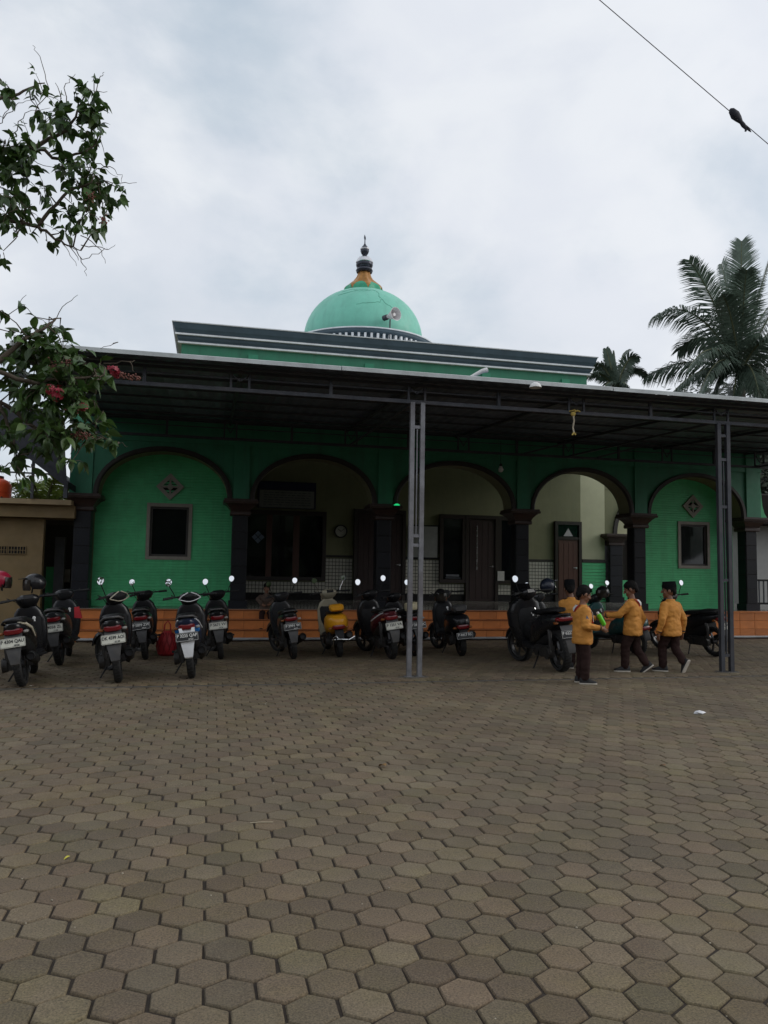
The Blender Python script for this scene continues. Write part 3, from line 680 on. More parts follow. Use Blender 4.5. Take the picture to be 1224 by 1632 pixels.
# things lying on or hanging from the canopy
t = tag(MB().tube([(3.56, 11.0, 4.22), (3.85, 10.95, 4.46), (4.02, 10.9, 4.555), (4.1, 10.9, 4.58)], [.022, .024, .034, .04], 10).build('white_tube', white_paint, None, 50), 'white plastic tube tilted up on the canopy roof', 'tube')
t = tag(MB().lathe([(.085, -.015), (.083, .0), (.065, .035), (.035, .055), (.01, .06)], (4.33, 9.62, 4.03), 20).build('plastic_bowl', white_paint, None, 50), 'white plastic bowl stuck under the canopy front edge', 'bowl')
t = thing('rope', 'short yellow rope knotted round the truss, its end hanging down', 'rope', (5.12, YP-.04, 3.8))
yel = mat('yellow rope fibre', (.6, .45, .12), .8, var=.2)
MB().tube([(0, 0, -.03), (.01, -.01, -.12), (-.004, 0, -.22), (.006, -.01, -.3)], [.014, .012, .012, .012], 6).build('hanging_end', mat('pale rope', (.55, .48, .36), .8), t, 50)
m = MB(); m.ell((0, 0, -.02), (.04, .03, .035)); m.tube([(0, 0, 0), (.06, -.02, .03), (.1, -.02, .015)], .012); m.tube([(-.05, .01, .02), (0, -.045, .03), (.05, .01, .02), (0, .09, 0), (-.05, .01, .02)], .011)
m.tube([(.006, -.01, -.3), (-.025, -.01, -.335)], .012); m.tube([(.006, -.01, -.3), (.035, -.01, -.33)], .012); m.build('knot', yel, t, 50)
# overhead wire and the rag on it
a, b = Vector((4.36, 8, 8.55)), Vector((7.6, 8.0, 6.5)); a2 = a+(a-b)*.8; b2_ = b+(b-a)*4
wire = tag(MB().tube([a2.lerp(b2_, k/20) for k in range(21)], .0052, 5).build('overhead_wire', black_m, None, 60), 'thin black overhead wire crossing the sky', 'wire')
g = MB(); c = at(1178, 189, 8)
axis = (at(1192, 207, 8)-at(1165, 174, 8)); ax = axis.normalized(); sd_ = ax.cross(Vector((0, 1, 0))).normalized(); rings = []
for f, w, dp in ((-.5, .012, .01), (-.42, .05, .035), (-.2, .062, .045), (-.02, .05, .03), (.15, .03, .02), (.3, .036, .02), (.42, .03, .014), (.5, .012, .006)):
    rings.append([c+ax*f*axis.length+sd_*(w*math.cos(q*math.pi/4)*(1+.2*math.sin(q*3+f*9))-.012)+Vector((0, 1, 0))*dp*math.sin(q*math.pi/4) for q in range(8)])
g.loft(rings); e = c+ax*.42*axis.length
g.tube([e, e+ax*.03-sd_*.045, e+ax*.02-sd_*.06], [.02, .012, .003], 5); g.tube([e, e+ax*.065+sd_*.01, e+ax*.09+sd_*.012], [.02, .012, .003], 5)
tag(g.build('torn_rag', mat('dark rag', (.012, .013, .022), .8, bump=.5), None, 60), 'dark torn rag caught on the overhead wire', 'rag')

# ------------------------------------------------------------------ left: annex, lean-to, tank
an = thing('annex', 'low tan annex with vent blocks left of the mosque', 'building', (-4.5, 16, 0))
def ax_(mb, name, m, smooth=None): return child(mb.build(name, m, None, smooth), an)
g = MB(); g.b2(-9, -3.22, 16.0, 16.18, -.03, 2.35); ax_(g, 'wall', tan_wall)
g = MB(); g.b2(-9, -2.62, 15.72, 16.3, 2.36, 2.60); ax_(g, 'beam', tan_wall)
g = MB(); g.b2(-9, -3.25, 15.55, 21, 2.603, 2.70); g.b2(-3.25, -2.66, 15.55, 16.4, 2.603, 2.70); ax_(g, 'roof_slab', mat('slab edge', (.34, .25, .14), .7, var=.15))
g = MB(); g.b2(-9, -2.9, 16.9, 20.8, -.03, .3); ax_(g, 'plinth', tan_wall)
for k in range(2):
    x = -4.18+k*.34
    f = MB(); f.b2(x, x+.32, 15.985, 15.999, 1.64, 1.80); vb = ax_(f, 'vent_block', black_m)
    q = MB(); 
    for d in (0, .05, .1, .16, .21, .26, .308): q.b2(x+d, x+d+.012, 15.97, 15.984, 1.64, 1.80)
    for d in (0, .074, .148): q.b2(x, x+.32, 15.972, 15.984, 1.64+d, 1.652+d)
    q.build('vent_grid', tan_wall, vb)
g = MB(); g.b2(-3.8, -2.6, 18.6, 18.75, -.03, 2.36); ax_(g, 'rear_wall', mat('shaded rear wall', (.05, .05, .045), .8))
g = MB(); g.b2(-3.28, -3.08, 17.5, 17.65, .3, 2.05); ax_(g, 'door_post', mat('grey panel', (.15, .16, .18), .6))
g = MB(); g.b2(-3.62, -3.36, 18.45, 18.58, .4, 1.4); ax_(g, 'green_panel', brick_green)
g = MB(); g.b2(-2.99, -2.87, 18.0, 18.1, .3, 2.1); ax_(g, 'pale_post', cream)
g = MB(); g.b2(-3.26, -3.1, 18.4, 18.5, 1.05, 1.35); ax_(g, 'notice', vent_m)
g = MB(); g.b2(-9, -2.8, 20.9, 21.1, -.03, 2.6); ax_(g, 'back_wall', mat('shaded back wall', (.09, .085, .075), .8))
lt_m = mat('dark lean-to sheet', (.02, .022, .03), .7, var=.3)
lt = thing('lean_to_roof', 'dark lean-to roof on thin posts above the tan annex', 'roof', (-4, 15.2, 0))
def lt_(mb, name, m): return child(mb.build(name, m, None), lt)
g = MB(); g.loft([[(-2.64, y, 2.88), (-3.2, y, 3.30), (-4.6, y, 4.30), (-4.6, y, 4.36), (-3.2, y, 3.42), (-2.64, y, 3.0)] for y in (15.0, 20.5)]); lt_(g, 'roof_sheet', lt_m)
g = MB(); g.loft([[(-2.66, y, 2.93), (-3.2, y, 3.34), (-4.7, y, 4.36), (-2.8, y, 4.36)] for y in (15.02, 15.05)]); lt_(g, 'gable_panel', lt_m)
g = MB(); g.bar((-2.69, 15.1, 2.7), (-2.69, 15.1, 2.95), .07); lt_(g, 'post', steel_dark)
g = MB(); g.bar((-3.36, 15.5, 2.7), (-3.36, 15.5, 3.5), .05); lt_(g, 'post', steel_dark)
g = MB(); g.bar((-5, 15.5, 3.2), (-2.75, 15.3, 3.16), .03); lt_(g, 'rail', steel_dark)
tk = thing('water_tank', 'orange plastic water tank standing on the annex roof', 'water tank', (-5.05, 19.6, 2.70))
om = mat('orange tank plastic', (.75, .1, .03), .5, var=.08)
MB().lathe([(.30, 0), (.34, .03), (.34, .2), (.325, .215), (.34, .23), (.34, .42), (.325, .435), (.34, .45), (.34, .62), (.28, .72), (.16, .78)], (0, 0, 0), 30).build('tank_body', om, tk, 35)
MB().lathe([(.15, .775), (.16, .78), (.16, .84), (.05, .86)], (0, 0, 0), 20).build('lid', mat('dark lid', (.12, .03, .02), .5), tk, 35)
m = MB()
for d in (-.06, 0, .06): m.ell((.2+d, -.285+d*.6, .27+(.03 if d == 0 else 0)), (.028, .02, .035))
m.build('emblem', black_m, tk, 50)

# ------------------------------------------------------------------ right: neighbour wall and railing
nb = thing('neighbour_house', 'white neighbouring house with a dark eave right of the mosque', 'house', (17, 20, 0))
def nb_(mb, name, m): return child(mb.build(name, m, None), nb)
g = MB(); g.b2(17.2, 28, 22.0, 26, -.03, 3.2); nb_(g, 'wall', white_wall)
g = MB(); g.loft([[(x, 21.2, 3.15), (x, 21.2, 4.1), (x, 24, 4.5), (x, 27, 4.1), (x, 27, 3.15)] for x in (16.8, 28.5)]); nb_(g, 'roof', mat('dark eave', (.02, .017, .015), .9, spec=.1))
rl = thing('railing', 'black metal railing at the far right of the porch', 'railing', (14.8, 17.6, 0))
m = MB(); m.bar((-.6, 0, 1.34), (3, 0, 1.34), .05); m.bar((-.6, 0, .72), (3, 0, .72), .05); m.build('rail', black_m, rl)
bm_ = MB().bar((0, 0, .74), (0, 0, 1.32), .028).mesh('baluster', steel_dark)
for k in range(26): put('baluster', bm_, rl, (-.55+k*.14, 0, 0))
g = MB(); g.b2(13.1, 17.5, 16.6, 17.3, -.03, .40); tag(g.build('side_ledge', mat('ledge stone', (.06, .055, .05), .8, var=.2)), 'low dark stone ledge beyond the last pillar', 'ledge')
# ------------------------------------------------------------------ vegetation
bark = mat('grey brown bark', (.09, .07, .05), .9, var=.3, scale=12, bump=.6, bscale=40)
leaf_o = mat('tree leaf', (.045, .095, .026), .45, var=.25, scale=9, rand=('obj', .45), hue=(1.25, 1.1, .8), trans=.22)
leaf_a = mat('tree leaf mass', (.045, .095, .026), .45, var=.25, scale=9, rand=('attr', .45), hue=(1.25, 1.1, .8), trans=.22)
red_m = mat('red flower', (.27, .016, .035), .5, var=.2)
bud_m = mat('brown seed cluster', (.16, .06, .045), .8, var=.3)
def leaf_verts(L=.1, W=.052, fold=.35, droop=.25):
    prof = [(0, .06), (.12, .55), (.32, 1), (.55, .92), (.78, .5), (1, .03)]
    vs, fs = [], []
    for t, w in prof:
        y, z = t*L, -droop*L*t*t; h = w*W/2
        vs += [(-h, y, z+h*fold), (0, y, z), (h, y, z+h*fold)]
    for i in range(len(prof)-1):
        for j in (0, 1): a = i*3+j; fs.append((a, a+1, a+4, a+3))
    return vs, fs
LEAFV = [leaf_verts(.094, .050, .35, .25), leaf_verts(.085, .046, .5, .45), leaf_verts(.105, .055, .2, .12), leaf_verts(.075, .043, .4, .6)]
LEAFM = [MB().add(*q).mesh('leaf', leaf_o, 80) for q in LEAFV]
tree = thing('flowering_tree', 'leafy tree with red flower clusters reaching in beside the annex', 'tree', (-3.4, 5.6, 0))
def tr_(mb, name, m, smooth=60): return child(mb.build(name, m, None, smooth), tree)
T0 = Vector((-3.4, 5.6, 0)); CR = Vector((-2.9, 5.55, 2.1))
tr_(MB().tube([T0-Vector((0, 0, .1)), T0+Vector((.05, 0, .7)), T0+Vector((.22, 0, 1.5)), CR], [.13, .1, .09, .08], 12), 'trunk', bark)
def limb(pts, r0_, r1_):
    P = [Vector(p) for p in pts]; out = []
    n = (len(P)-1)*5
    for i in range(n+1):
        t = i/5; k = min(int(t), len(P)-2); f = t-k
        q = P[k].lerp(P[k+1], f) + Vector((noise.noise(Vector((i*.7, r0_*50, 1))), noise.noise(Vector((i*.7, r0_*50, 5))), noise.noise(Vector((i*.7, r0_*50, 9)))))*.02
        out.append(q)
    rad = [r0_+(r1_-r0_)*i/n for i in range(n+1)]
    tr_(MB().tube(out, rad, 7), 'limb', bark); return out
dY = 5.5
A = lambda x, y, d=0: at(x, y, dY+d)
limbs = [limb([CR, A(-250, 430), A(-80, 245), A(60, 232), A(110, 205), A(130, 160)], .032, .005),
         limb([CR, A(-200, 560, .1), A(-60, 330, .1), A(60, 360, .1), A(110, 300, .05), A(165, 290)], .028, .005),
         limb([A(-80, 245), A(-20, 160), A(30, 150), A(70, 130)], .02, .004),
         limb([A(60, 232), A(90, 255), A(140, 240), A(160, 225)], .014, .004),
         limb([A(60, 360, .1), A(95, 385), A(130, 400)], .012, .003),
         limb([CR, A(-160, 620, -.1), A(-20, 590, -.15), A(60, 610, -.15), A(130, 600, -.1), A(165, 600)], .026, .005),
         limb([CR, A(-120, 700, .1), A(0, 640, .05), A(70, 690, .1), A(140, 690, .1), A(190, 708, .05)], .024, .004),
         limb([A(-20, 590, -.15), A(40, 540, -.1), A(75, 520, -.05), A(95, 505)], .02, .004),
         limb([A(0, 640, .05), A(20, 700, 0), A(30, 745, 0)], .014, .003)]
twigs = MB(); leaves = []
def spray(px, py, rad, n, dd=.25, hang=.5, size=1.0, up=0):
    n = int(n*1.75)
    c = A(px, py, rng.uniform(-dd, dd)*.6)
    # a twig joins the clump to the nearest limb point
    q = min((p for l in limbs for p in l), key=lambda p: (p-c).length)
    mid = q.lerp(c, .5) + Vector((rng.uniform(-.03, .03), rng.uniform(-.05, .05), rng.uniform(-.02, .05)))
    twigs.tube([q, mid, c], [.006, .004, .0025], 5)
    R0 = rad/1203*5.7
    k = 0
    while k < n:
        tip = c + Vector((rng.gauss(0, R0*.55), rng.gauss(0, max(R0*.55, dd*.4)), rng.gauss(0, R0*.55)))
        twigs.tube([c.lerp(tip, .15), c.lerp(tip, .6)+Vector((0, 0, .01)), tip], [.003, .0022, .0012], 4)
        m = min(n-k, rng.randint(2, 5)); d0 = (tip-c); d0 = d0.normalized() if d0.length > 1e-4 else Vector((1, 0, 0))
        for i in range(m):
            d = (d0 + Vector((rng.gauss(0, .6), rng.gauss(0, .6), rng.gauss(0, .5)-hang+up))).normalized()
            base = tip + d0*(-.05+.022*i)
            side = d.cross(Vector((0, 0, 1)));  side = side.normalized() if side.length > .05 else Vector((1, 0, 0))
            rot = Matrix((side, d, side.cross(d))).transposed() @ Matrix.Rotation(rng.uniform(-1.1, 1.1), 3, 'Y')
            leaves.append((base, rot, rng.randrange(4), size*rng.uniform(.62, 1.05)))
        k += m
for a in ((150, 150, 13, 20), (143, 180, 17, 26), (147, 205, 14, 20), (125, 165, 10, 8), (95, 178, 22, 34), (70, 150, 12, 9), (63, 175, 14, 16), (75, 205, 16, 14), (105, 205, 16, 14), (140, 215, 10, 9), (160, 222, 9, 7),
          (40, 225, 14, 8), (10, 235, 22, 24), (30, 255, 24, 30), (55, 245, 16, 14), (15, 275, 22, 26), (45, 285, 16, 16), (150, 240, 12, 8), (120, 262, 20, 24), (145, 275, 22, 34), (160, 295, 18, 26), (170, 315, 13, 12), (197, 303, 9, 6), (130, 300, 20, 24),
          (100, 275, 12, 10), (70, 300, 14, 9), (20, 315, 22, 22), (10, 340, 16, 18), (45, 335, 16, 14), (85, 330, 12, 7), (140, 340, 18, 22), (165, 345, 14, 10), (110, 345, 14, 12), (150, 370, 12, 10), (125, 360, 12, 8), (100, 365, 10, 5), (75, 385, 10, 5), (28, 378, 8, 4), (50, 372, 8, 3),
          (5, 130, 9, 6), (15, 160, 9, 6), (8, 150, 9, 6), (5, 400, 7, 4), (115, 325, 10, 8), (-25, 290, 40, 60), (-30, 350, 40, 40), (-60, 240, 50, 70), (-40, 170, 20, 16)): spray(*a)
for a in ((55, 505, 9, 4), (78, 520, 9, 4), (95, 528, 9, 6), (60, 530, 8, 4), (40, 545, 14, 18), (70, 550, 18, 30), (100, 555, 16, 22), (20, 560, 16, 22), (125, 575, 16, 20), (60, 580, 26, 40), (95, 585, 24, 40), (20, 600, 26, 36), (140, 585, 16, 16), (160, 580, 12, 8),
          (60, 620, 28, 50), (100, 620, 26, 50), (135, 615, 20, 26), (155, 605, 12, 8), (85, 650, 26, 50), (120, 650, 22, 34), (150, 640, 12, 10), (45, 655, 20, 20), (70, 685, 22, 30), (105, 685, 24, 36), (135, 680, 18, 22), (155, 700, 14, 12), (180, 710, 10, 6), (165, 655, 9, 5), (60, 715, 12, 8), (95, 715, 14, 14),
          (115, 735, 9, 6), (10, 700, 16, 16), (25, 730, 14, 12), (40, 760, 9, 4), (30, 775, 6, 2), (8, 745, 9, 5), (50, 745, 9, 4), (0, 495, 8, 4), (-30, 620, 40, 60), (-30, 690, 30, 40), (-70, 560, 50, 60)): spray(*a, hang=.55, size=1.12)
for pts in (((55, 180), (78, 140), (62, 90), (52, 72)), ((105, 160), (105, 135), (120, 118)), ((98, 158), (88, 132)), ((150, 150), (160, 122), (166, 115)), ((150, 145), (171, 146)), ((160, 290), (200, 292), (218, 291)), ((140, 260), (175, 265), (193, 280), (194, 290)), ((120, 265), (160, 268), (188, 282)),
            ((110, 385), (130, 412), (165, 400), (170, 395)), ((130, 375), (160, 396), (168, 420)), ((110, 390), (125, 415)), ((95, 380), (108, 400), (122, 424)), ((125, 408), (135, 425), (138, 440)), ((130, 390), (170, 398), (184, 390)), ((20, 215), (40, 180), (80, 172)), ((0, 200), (15, 175), (5, 150)), ((5, 190), (30, 165), (55, 160)), ((25, 250), (60, 260), (100, 270)), ((30, 320), (60, 350), (95, 370)),
            ((78, 525), (100, 490), (124, 470)), ((0, 518), (25, 492), (42, 470)), ((0, 524), (50, 533), (75, 530)), ((165, 580), (205, 575), (215, 575)), ((208, 575), (213, 592)), ((150, 690), (185, 705), (203, 712)), ((50, 690), (100, 700), (150, 706), (190, 712)), ((180, 548), (189, 545), (160, 556))):
    P0 = [A(x, y, rng.uniform(-.05, .05)) for x, y in pts]; P = []
    for i in range(len(P0)-1):
        for q in range(4): P.append(P0[i].lerp(P0[i+1], q/4) + Vector((rng.gauss(0, .006), 0, rng.gauss(0, .006))))
    P.append(P0[-1]); twigs.tube(P, [.0036-.0024*i/len(P) for i in range(len(P))], 4)
tr_(twigs, 'twigs', bark)['kind'] = 'stuff'
inview = []
for lf in leaves:
    x, y, d = proj(lf[0]); inview.append((0 if -10 < x < 230 and 60 < y < 800 else 1, rng.random(), lf))
inview.sort(key=lambda q: q[:2]); fm = MB(); tones = []
for i, (_, _, (b, rot, k, s)) in enumerate(inview):
    if i < 300:
        o = put('leaf', LEAFM[k]); o.matrix_world = Matrix.Translation(b) @ (rot*s).to_4x4(); M_ = o.matrix_world.copy(); o.parent = tree; o.matrix_parent_inverse = Matrix.Translation(-tree.location); o.matrix_world = M_
    else:
        v = [b + rot @ (Vector(p)*s) for p in LEAFV[k][0]]; fm.add(v, LEAFV[k][1]); tones += [rng.random()]*len(v)
me = bpy.data.meshes.new('foliage'); me.from_pydata(fm.v, [], fm.f); a_ = me.attributes.new('tone', 'FLOAT', 'POINT'); a_.data.foreach_set('value', tones); me.materials.append(leaf_a)
me.polygons.foreach_set('use_smooth', [True]*len(me.polygons)); tag(child(put('foliage', me), tree), kind='stuff')
for (x, y, s, d) in ((92, 628, 15, -.3), (80, 622, 9, -.3), (181, 590, 12, -.1), (132, 648, 7, -.25), (187, 598, 7, -.1)):
    g = MB(); c = A(x, y, d); R0 = s/1203*4.3
    for k in range(int(13*s/9)):
        v = Vector((rng.gauss(0, 1), rng.gauss(0, 1)-.4, rng.gauss(0, 1)+.1)).normalized()*R0*rng.uniform(.4, 1.05); p = c+v
        g.tube([c+v*.3, p], [.0015, .0012], 3); nrm = v.normalized(); q1 = nrm.orthogonal().normalized(); q2 = nrm.cross(q1)
        for i in range(5):
            t = 2*math.pi*i/5; w = (q1*math.cos(t)+q2*math.sin(t)); e = w.cross(nrm)*.006
            g.add([p, p+w*.011+e+nrm*.003, p+w*.021+nrm*.004, p+w*.011-e+nrm*.003], [(0, 1, 2, 3)])
    tr_(g, 'flower_cluster', red_m)
for (x, y, s) in ((85, 583, 11), (108, 578, 6), (125, 690, 9), (135, 695, 7), (195, 597, 6), (208, 601, 5), (220, 603, 4), (165, 350, 7), (145, 315, 8), (118, 655, 7)):
    g = MB(); c = A(x, y, -.2)
    for k in range(22):
        v = Vector((rng.gauss(0, 1), rng.gauss(0, 1), rng.gauss(0, 1)))*s/1203*5.4*.5; g.ell(c+v, (.006, .006, .006), 6, 4); g.tube([c, c+v], .001, 3)
    tr_(g, 'seed_cluster', bud_m)

# palms
palm_leaf = mat('palm leaflet', (.10, .14, .105), .38, var=.3, scale=3, trans=.3)
palm_mid = mat('palm rachis', (.11, .12, .06), .6, var=.2)
palm_bark = mat('palm bark', (.13, .11, .09), .9, var=.3, scale=5, bump=.5, bscale=20)
def frond(p0, p1, sag, n=120, ll=.75, w=.027, twist=0, hang=.6):
    # rachis from p0 to p1 with a bow; leaflets along both sides
    p0, p1 = Vector(p0), Vector(p1); g, rc = MB(), []
    for i in range(13):
        t = i/12; p = p0.lerp(p1, t); p.z += sag*4*t*(1-t); rc.append(p)
    for i in range(n):
        t = .10+.9*i/n; k = min(int(t*12), 11); p = rc[k].lerp(rc[k+1], t*12-k); d = (rc[k+1]-rc[k]).normalized()
        s = d.cross(Vector((math.sin(twist), math.cos(twist)*.5, 1))); s = s.normalized() if s.length > .05 else Vector((1, 0, 0))
        for sg in (-1, 1):
            L_ = ll*(.35+.65*math.sin(math.pi*min(1, .12+.88*t))**.7)*rng.uniform(.85, 1.1)
            a = (s*sg*.85 + d*(.55+.5*t) + Vector((0, 0, -hang*rng.uniform(.2, .9)))).normalized()
            q = p + a*L_*.55; e = (a + Vector((0, 0, -hang*.8))).normalized(); q2 = q + e*L_*.45
            nn = a.cross(d).normalized().cross(a).normalized()*w
            if rng.random() < .03: continue
            g.add([p-nn*.5, p+nn*.5, q+nn*.8, q-nn*.8, q2], [(0, 1, 2, 3), (3, 2, 4)])
    return g, MB().tube(rc, [.045*(1-t/13)+.006 for t in range(13)], 6)
def palm(label, base, crown, fronds, ll, tr=.16):
    t = thing('coconut_palm', label, 'palm tree', base, group='palms behind the mosque')
    b, c = Vector(base), Vector(crown)
    child(MB().tube([b, b.lerp(c, .3)+Vector((.2, 0, 0)), b.lerp(c, .7)+Vector((.15, 0, 0)), c], [tr*1.3, tr, tr*.9, tr*.75], 12).build('trunk', palm_bark, None, 60), t)
    for f in fronds:
        p1, sag = f[0], f[1]; q = frond(c, p1, sag, ll=ll*(f[2] if len(f) > 2 else 1), hang=f[3] if len(f) > 3 else .6, twist=rng.uniform(-.5, .5))
        o = child(q[0].build('frond', palm_leaf), t); q[1].build('rachis', palm_mid, o, 60)
    return t
YA = 26
fr = [(at(1182, 384, YA), .25, 1, .25), (at(1232, 396, YA+.4), .3, 1, .25), (at(1098, 414, YA-1), .5, 1, .5), (at(1038, 508, YA-.8), 1.25, 1.05, .9), (at(1028, 600, YA+1), .55, 1.1, 1.1), (at(1150, 420, YA+2), .3, 1, .3), (at(1290, 430, YA+1), .6), (at(1300, 520, YA), 1.0), (at(1320, 610, YA-1.5), 1.0, 1, .9),
      (at(1110, 640, YA-2.5), 1.0, 1, .9), (at(1215, 650, YA-2), .9, 1, 1), (at(1150, 470, YA-2), .7, 1, .5), (at(1130, 655, YA-.5), .9, 1, 1.1), (at(1165, 680, YA-1.5), .7, .9, 1.2), (at(1235, 660, YA+.5), .9, 1, 1.1), (at(1095, 590, YA-2.2), .9, 1, .9), (at(1240, 480, YA+2.5), .7), (at(1190, 430, YA-2.2), .55, 1, .4), (at(1080, 560, YA+2), 1.0, 1, .8), (at(1260, 560, YA-2.5), .9, 1, .8), (at(1060, 640, YA-1), .7, 1, 1)]
c = at(1180, 596, YA); palm('tall coconut palm with spreading fronds right of the mosque', (c.x+.6, c.y+.4, -.05), c, fr, 1.05)
YB2 = 27
fr = [(at(966, 556, YB2), .1, .6, .2), (at(978, 560, YB2), .05, .45, .1), (at(1018, 570, YB2-.5), .5, .8, .8), (at(1030, 600, YB2), .6, .8, .8), (at(1000, 558, YB2+1), .4, .8, .5), (at(935, 590, YB2), .6, .8, .8), (at(920, 615, YB2-.5), .6, .8, .8), (at(1010, 640, YB2-1), .5, .8, .9), (at(955, 640, YB2-1), .5, .8, .9)]
c = at(982, 622, YB2); palm('small coconut palm behind the right end of the cornice', (c.x+.2, c.y, -.05), c, fr, .55, .12)
# bushy plants
def bush(name, label, cat, c, r, n, leafcol, size, trunk_to, group=None):
    m_ = mat(name+' leaf', leafcol, .5, var=.3, scale=4, rand=('attr', .4), trans=.15)
    t = thing(name, label, cat, (c[0], c[1], trunk_to), group=group); g = MB(); tones = []; c = Vector(c)
    clumps = [c + Vector((rng.gauss(0, .5)*r[0], rng.gauss(0, .5)*r[1], rng.gauss(0, .5)*r[2])) for _ in range(26)]
    for k in range(n):
        cl = rng.choice(clumps); p = cl + Vector((rng.gauss(0, .3)*r[0], rng.gauss(0, .3)*r[1], rng.gauss(0, .25)*r[2]))
        d = (Vector((rng.gauss(0, 1), rng.gauss(0, 1), rng.gauss(-.3, .6)))).normalized(); s = d.orthogonal().normalized()
        L_ = size*rng.uniform(.6, 1.3); w = s*L_*.26
        g.add([p, p+d*L_*.5+w, p+d*L_, p+d*L_*.5-w], [(0, 1, 2, 3)]); tones += [rng.random()]*4
    me = bpy.data.meshes.new('crown'); me.from_pydata(g.v, [], g.f); a_ = me.attributes.new('tone', 'FLOAT', 'POINT'); a_.data.foreach_set('value', tones); me.materials.append(m_)
    child(put('crown', me), t)
    g = MB().tube([(c.x, c.y, trunk_to-.1), (c.x+.1, c.y, (c.z+trunk_to)/2), tuple(c)], [.16*r[0]/1.5, .13*r[0]/1.5, .06*r[0]/1.5], 9)
    for cl in clumps[:7]: g.tube([(c.x+.1, c.y, (c.z+trunk_to)/2+rng.uniform(-.3, .5)), cl], [.05*r[0]/1.5, .015], 6)
    child(g.build('trunk', bark, None, 60), t)
bush('broadleaf_tree', 'dark dense tree standing beyond the last pillar', 'tree', (22.5, 26, 4.6), (3.2, 2, 3.0), 8000, (.03, .042, .02), .28, 0, 'trees beyond the porch')
bush('broadleaf_tree', 'dark bushy tree under the tall palm', 'tree', (24.2, 29.5, 8.0), (2.6, 2, 2.7), 11000, (.03, .045, .024), .3, 0, 'trees beyond the porch')
# arching palm-like plant behind the annex
pl = thing('areca_palm', 'yellow green palm plant growing behind the annex roof', 'plant', (-4.6, 22.5, 0))
pm = mat('areca leaflet', (.12, .17, .03), .5, var=.25, trans=.3)
for k in range(16):
    az = 2*math.pi*k/16+rng.uniform(-.2, .2); r = rng.uniform(.7, 1.3); q = frond((-4.6, 22.5, 2.6), (-4.6+r*math.cos(az), 22.5+r*math.sin(az), rng.uniform(3.0, 3.9)), .35, 26, .4, .03)
    o = child(q[0].build('frond', pm), pl); q[1].build('rachis', palm_mid, o, 60)
child(MB().tube([(-4.6, 22.5, -.05), (-4.62, 22.5, 2.65)], .06, 8).build('trunk', palm_bark, None, 60), pl)
p2 = thing('areca_palm', 'thin feathery palm plant beside the orange tank', 'plant', (-5.9, 24, 0))
pm2 = mat('areca leaflet grey', (.1, .13, .06), .5, var=.25, trans=.3)
for k in range(11):
    az = 2*math.pi*k/11; q = frond((-5.9, 24, 2.4), (-5.9+1.2*math.cos(az), 24+1.2*math.sin(az), rng.uniform(3.1, 4.1)), .5, 24, .45, .018)
    o = child(q[0].build('frond', pm2), p2); q[1].build('rachis', palm_mid, o, 60)
child(MB().tube([(-5.9, 24, -.05), (-5.9, 24, 2.45)], .05, 8).build('trunk', palm_bark, None, 60), p2)

# unseen tree row added behind the photographer: dims the porch, shows in dark panes
tl_m = mat('far tree leaf', (.035, .055, .02), .6, var=.3, scale=2, rand=('attr', .4)); g = MB(); tones = []
for k in range(22):
    x = -34+k*3.2+rng.uniform(-.8, .8); y = -15+rng.uniform(-2, 1.5); h = rng.uniform(5.6, 7.8)
    for q in range(5): 
        c = Vector((x+rng.gauss(0, .8), y+rng.gauss(0, .8), h*(.22+.15*q))); n0 = len(g.v); g.ell(c, (2.0, 1.6, 1.5), 9, 6); tones += [rng.random()]*(len(g.v)-n0)
    for q in range(420):
        el, az = rng.uniform(-.4, 1.5), rng.uniform(0, 6.28); c = Vector((x, y, h*.55)) + Vector((2.6*math.cos(el)*math.cos(az), 2.2*math.cos(el)*math.sin(az), h*.47*math.sin(el)))*rng.uniform(.8, 1.1)
        d = Vector((rng.gauss(0, 1), rng.gauss(0, 1), rng.gauss(0, 1))).normalized(); s_ = d.orthogonal().normalized()*.16; g.add([c, c+d*.3+s_, c+d*.6, c+d*.3-s_], [(0, 1, 2, 3)]); tones += [rng.random()]*4
me = bpy.data.meshes.new('added_treeline'); me.from_pydata(g.v, [], g.f); a_ = me.attributes.new('tone', 'FLOAT', 'POINT'); a_.data.foreach_set('value', tones); me.materials.append(tl_m)
tag(put('added_treeline', me), 'unseen dark line of trees added behind the photographer to shade the porch', 'trees', kind='stuff')

# litter on the paving
tag(MB().loft([[(r*(1+.5*math.sin(j*2.1+z*90))*math.cos(.7*j), r*(1+.4*math.cos(j*1.7))*math.sin(.7*j)*.8, z+.008*math.sin(j*2.3)) for j in range(9)] for r, z in ((.045, .002), (.05, .012), (.03, .026), (.008, .03))]).build('plastic_scrap', mat('crumpled white plastic', (.7, .7, .72), .4, bump=.6, bscale=60)), 'crumpled white plastic scrap on the paving', 'litter').location = (5.05, 7.1, .002)
bpy.data.objects['plastic_scrap'].scale = (1.1, .8, 1)
for (x, y, a, col, s, lab, nm) in ((1.304, 5.506, .4, (.3, .17, .06), .95, 'large curled brown leaf lying on the pavers', 'dry brown'), (-.629, 4.116, 2.2, (.55, .5, .06), .36, 'small yellow leaf fragment on the near pavers', 'yellow'), (.63, 8.2, 1.1, (.5, .46, .36), .5, 'pale dry leaf lying in front of the canopy', 'pale'), (-2.0, 9.75, 1.5, (.6, .58, .5), .7, 'whitish leaf on the drip line under the leftmost scooter', 'whitish'), (3.4, 5.2, .2, (.25, .13, .06), .6, 'reddish dry leaf at the right on the pavers', 'reddish')):
    o = put('fallen_leaf', MB().add(*leaf_verts(.1, .05, .5, .3)).mesh('fallen_leaf', mat(nm+' leaf', col, .7, var=.2)), None, (x, y, .022*s), (0, 0, a)); o.scale = (s, s, s); tag(o, lab, 'leaf')
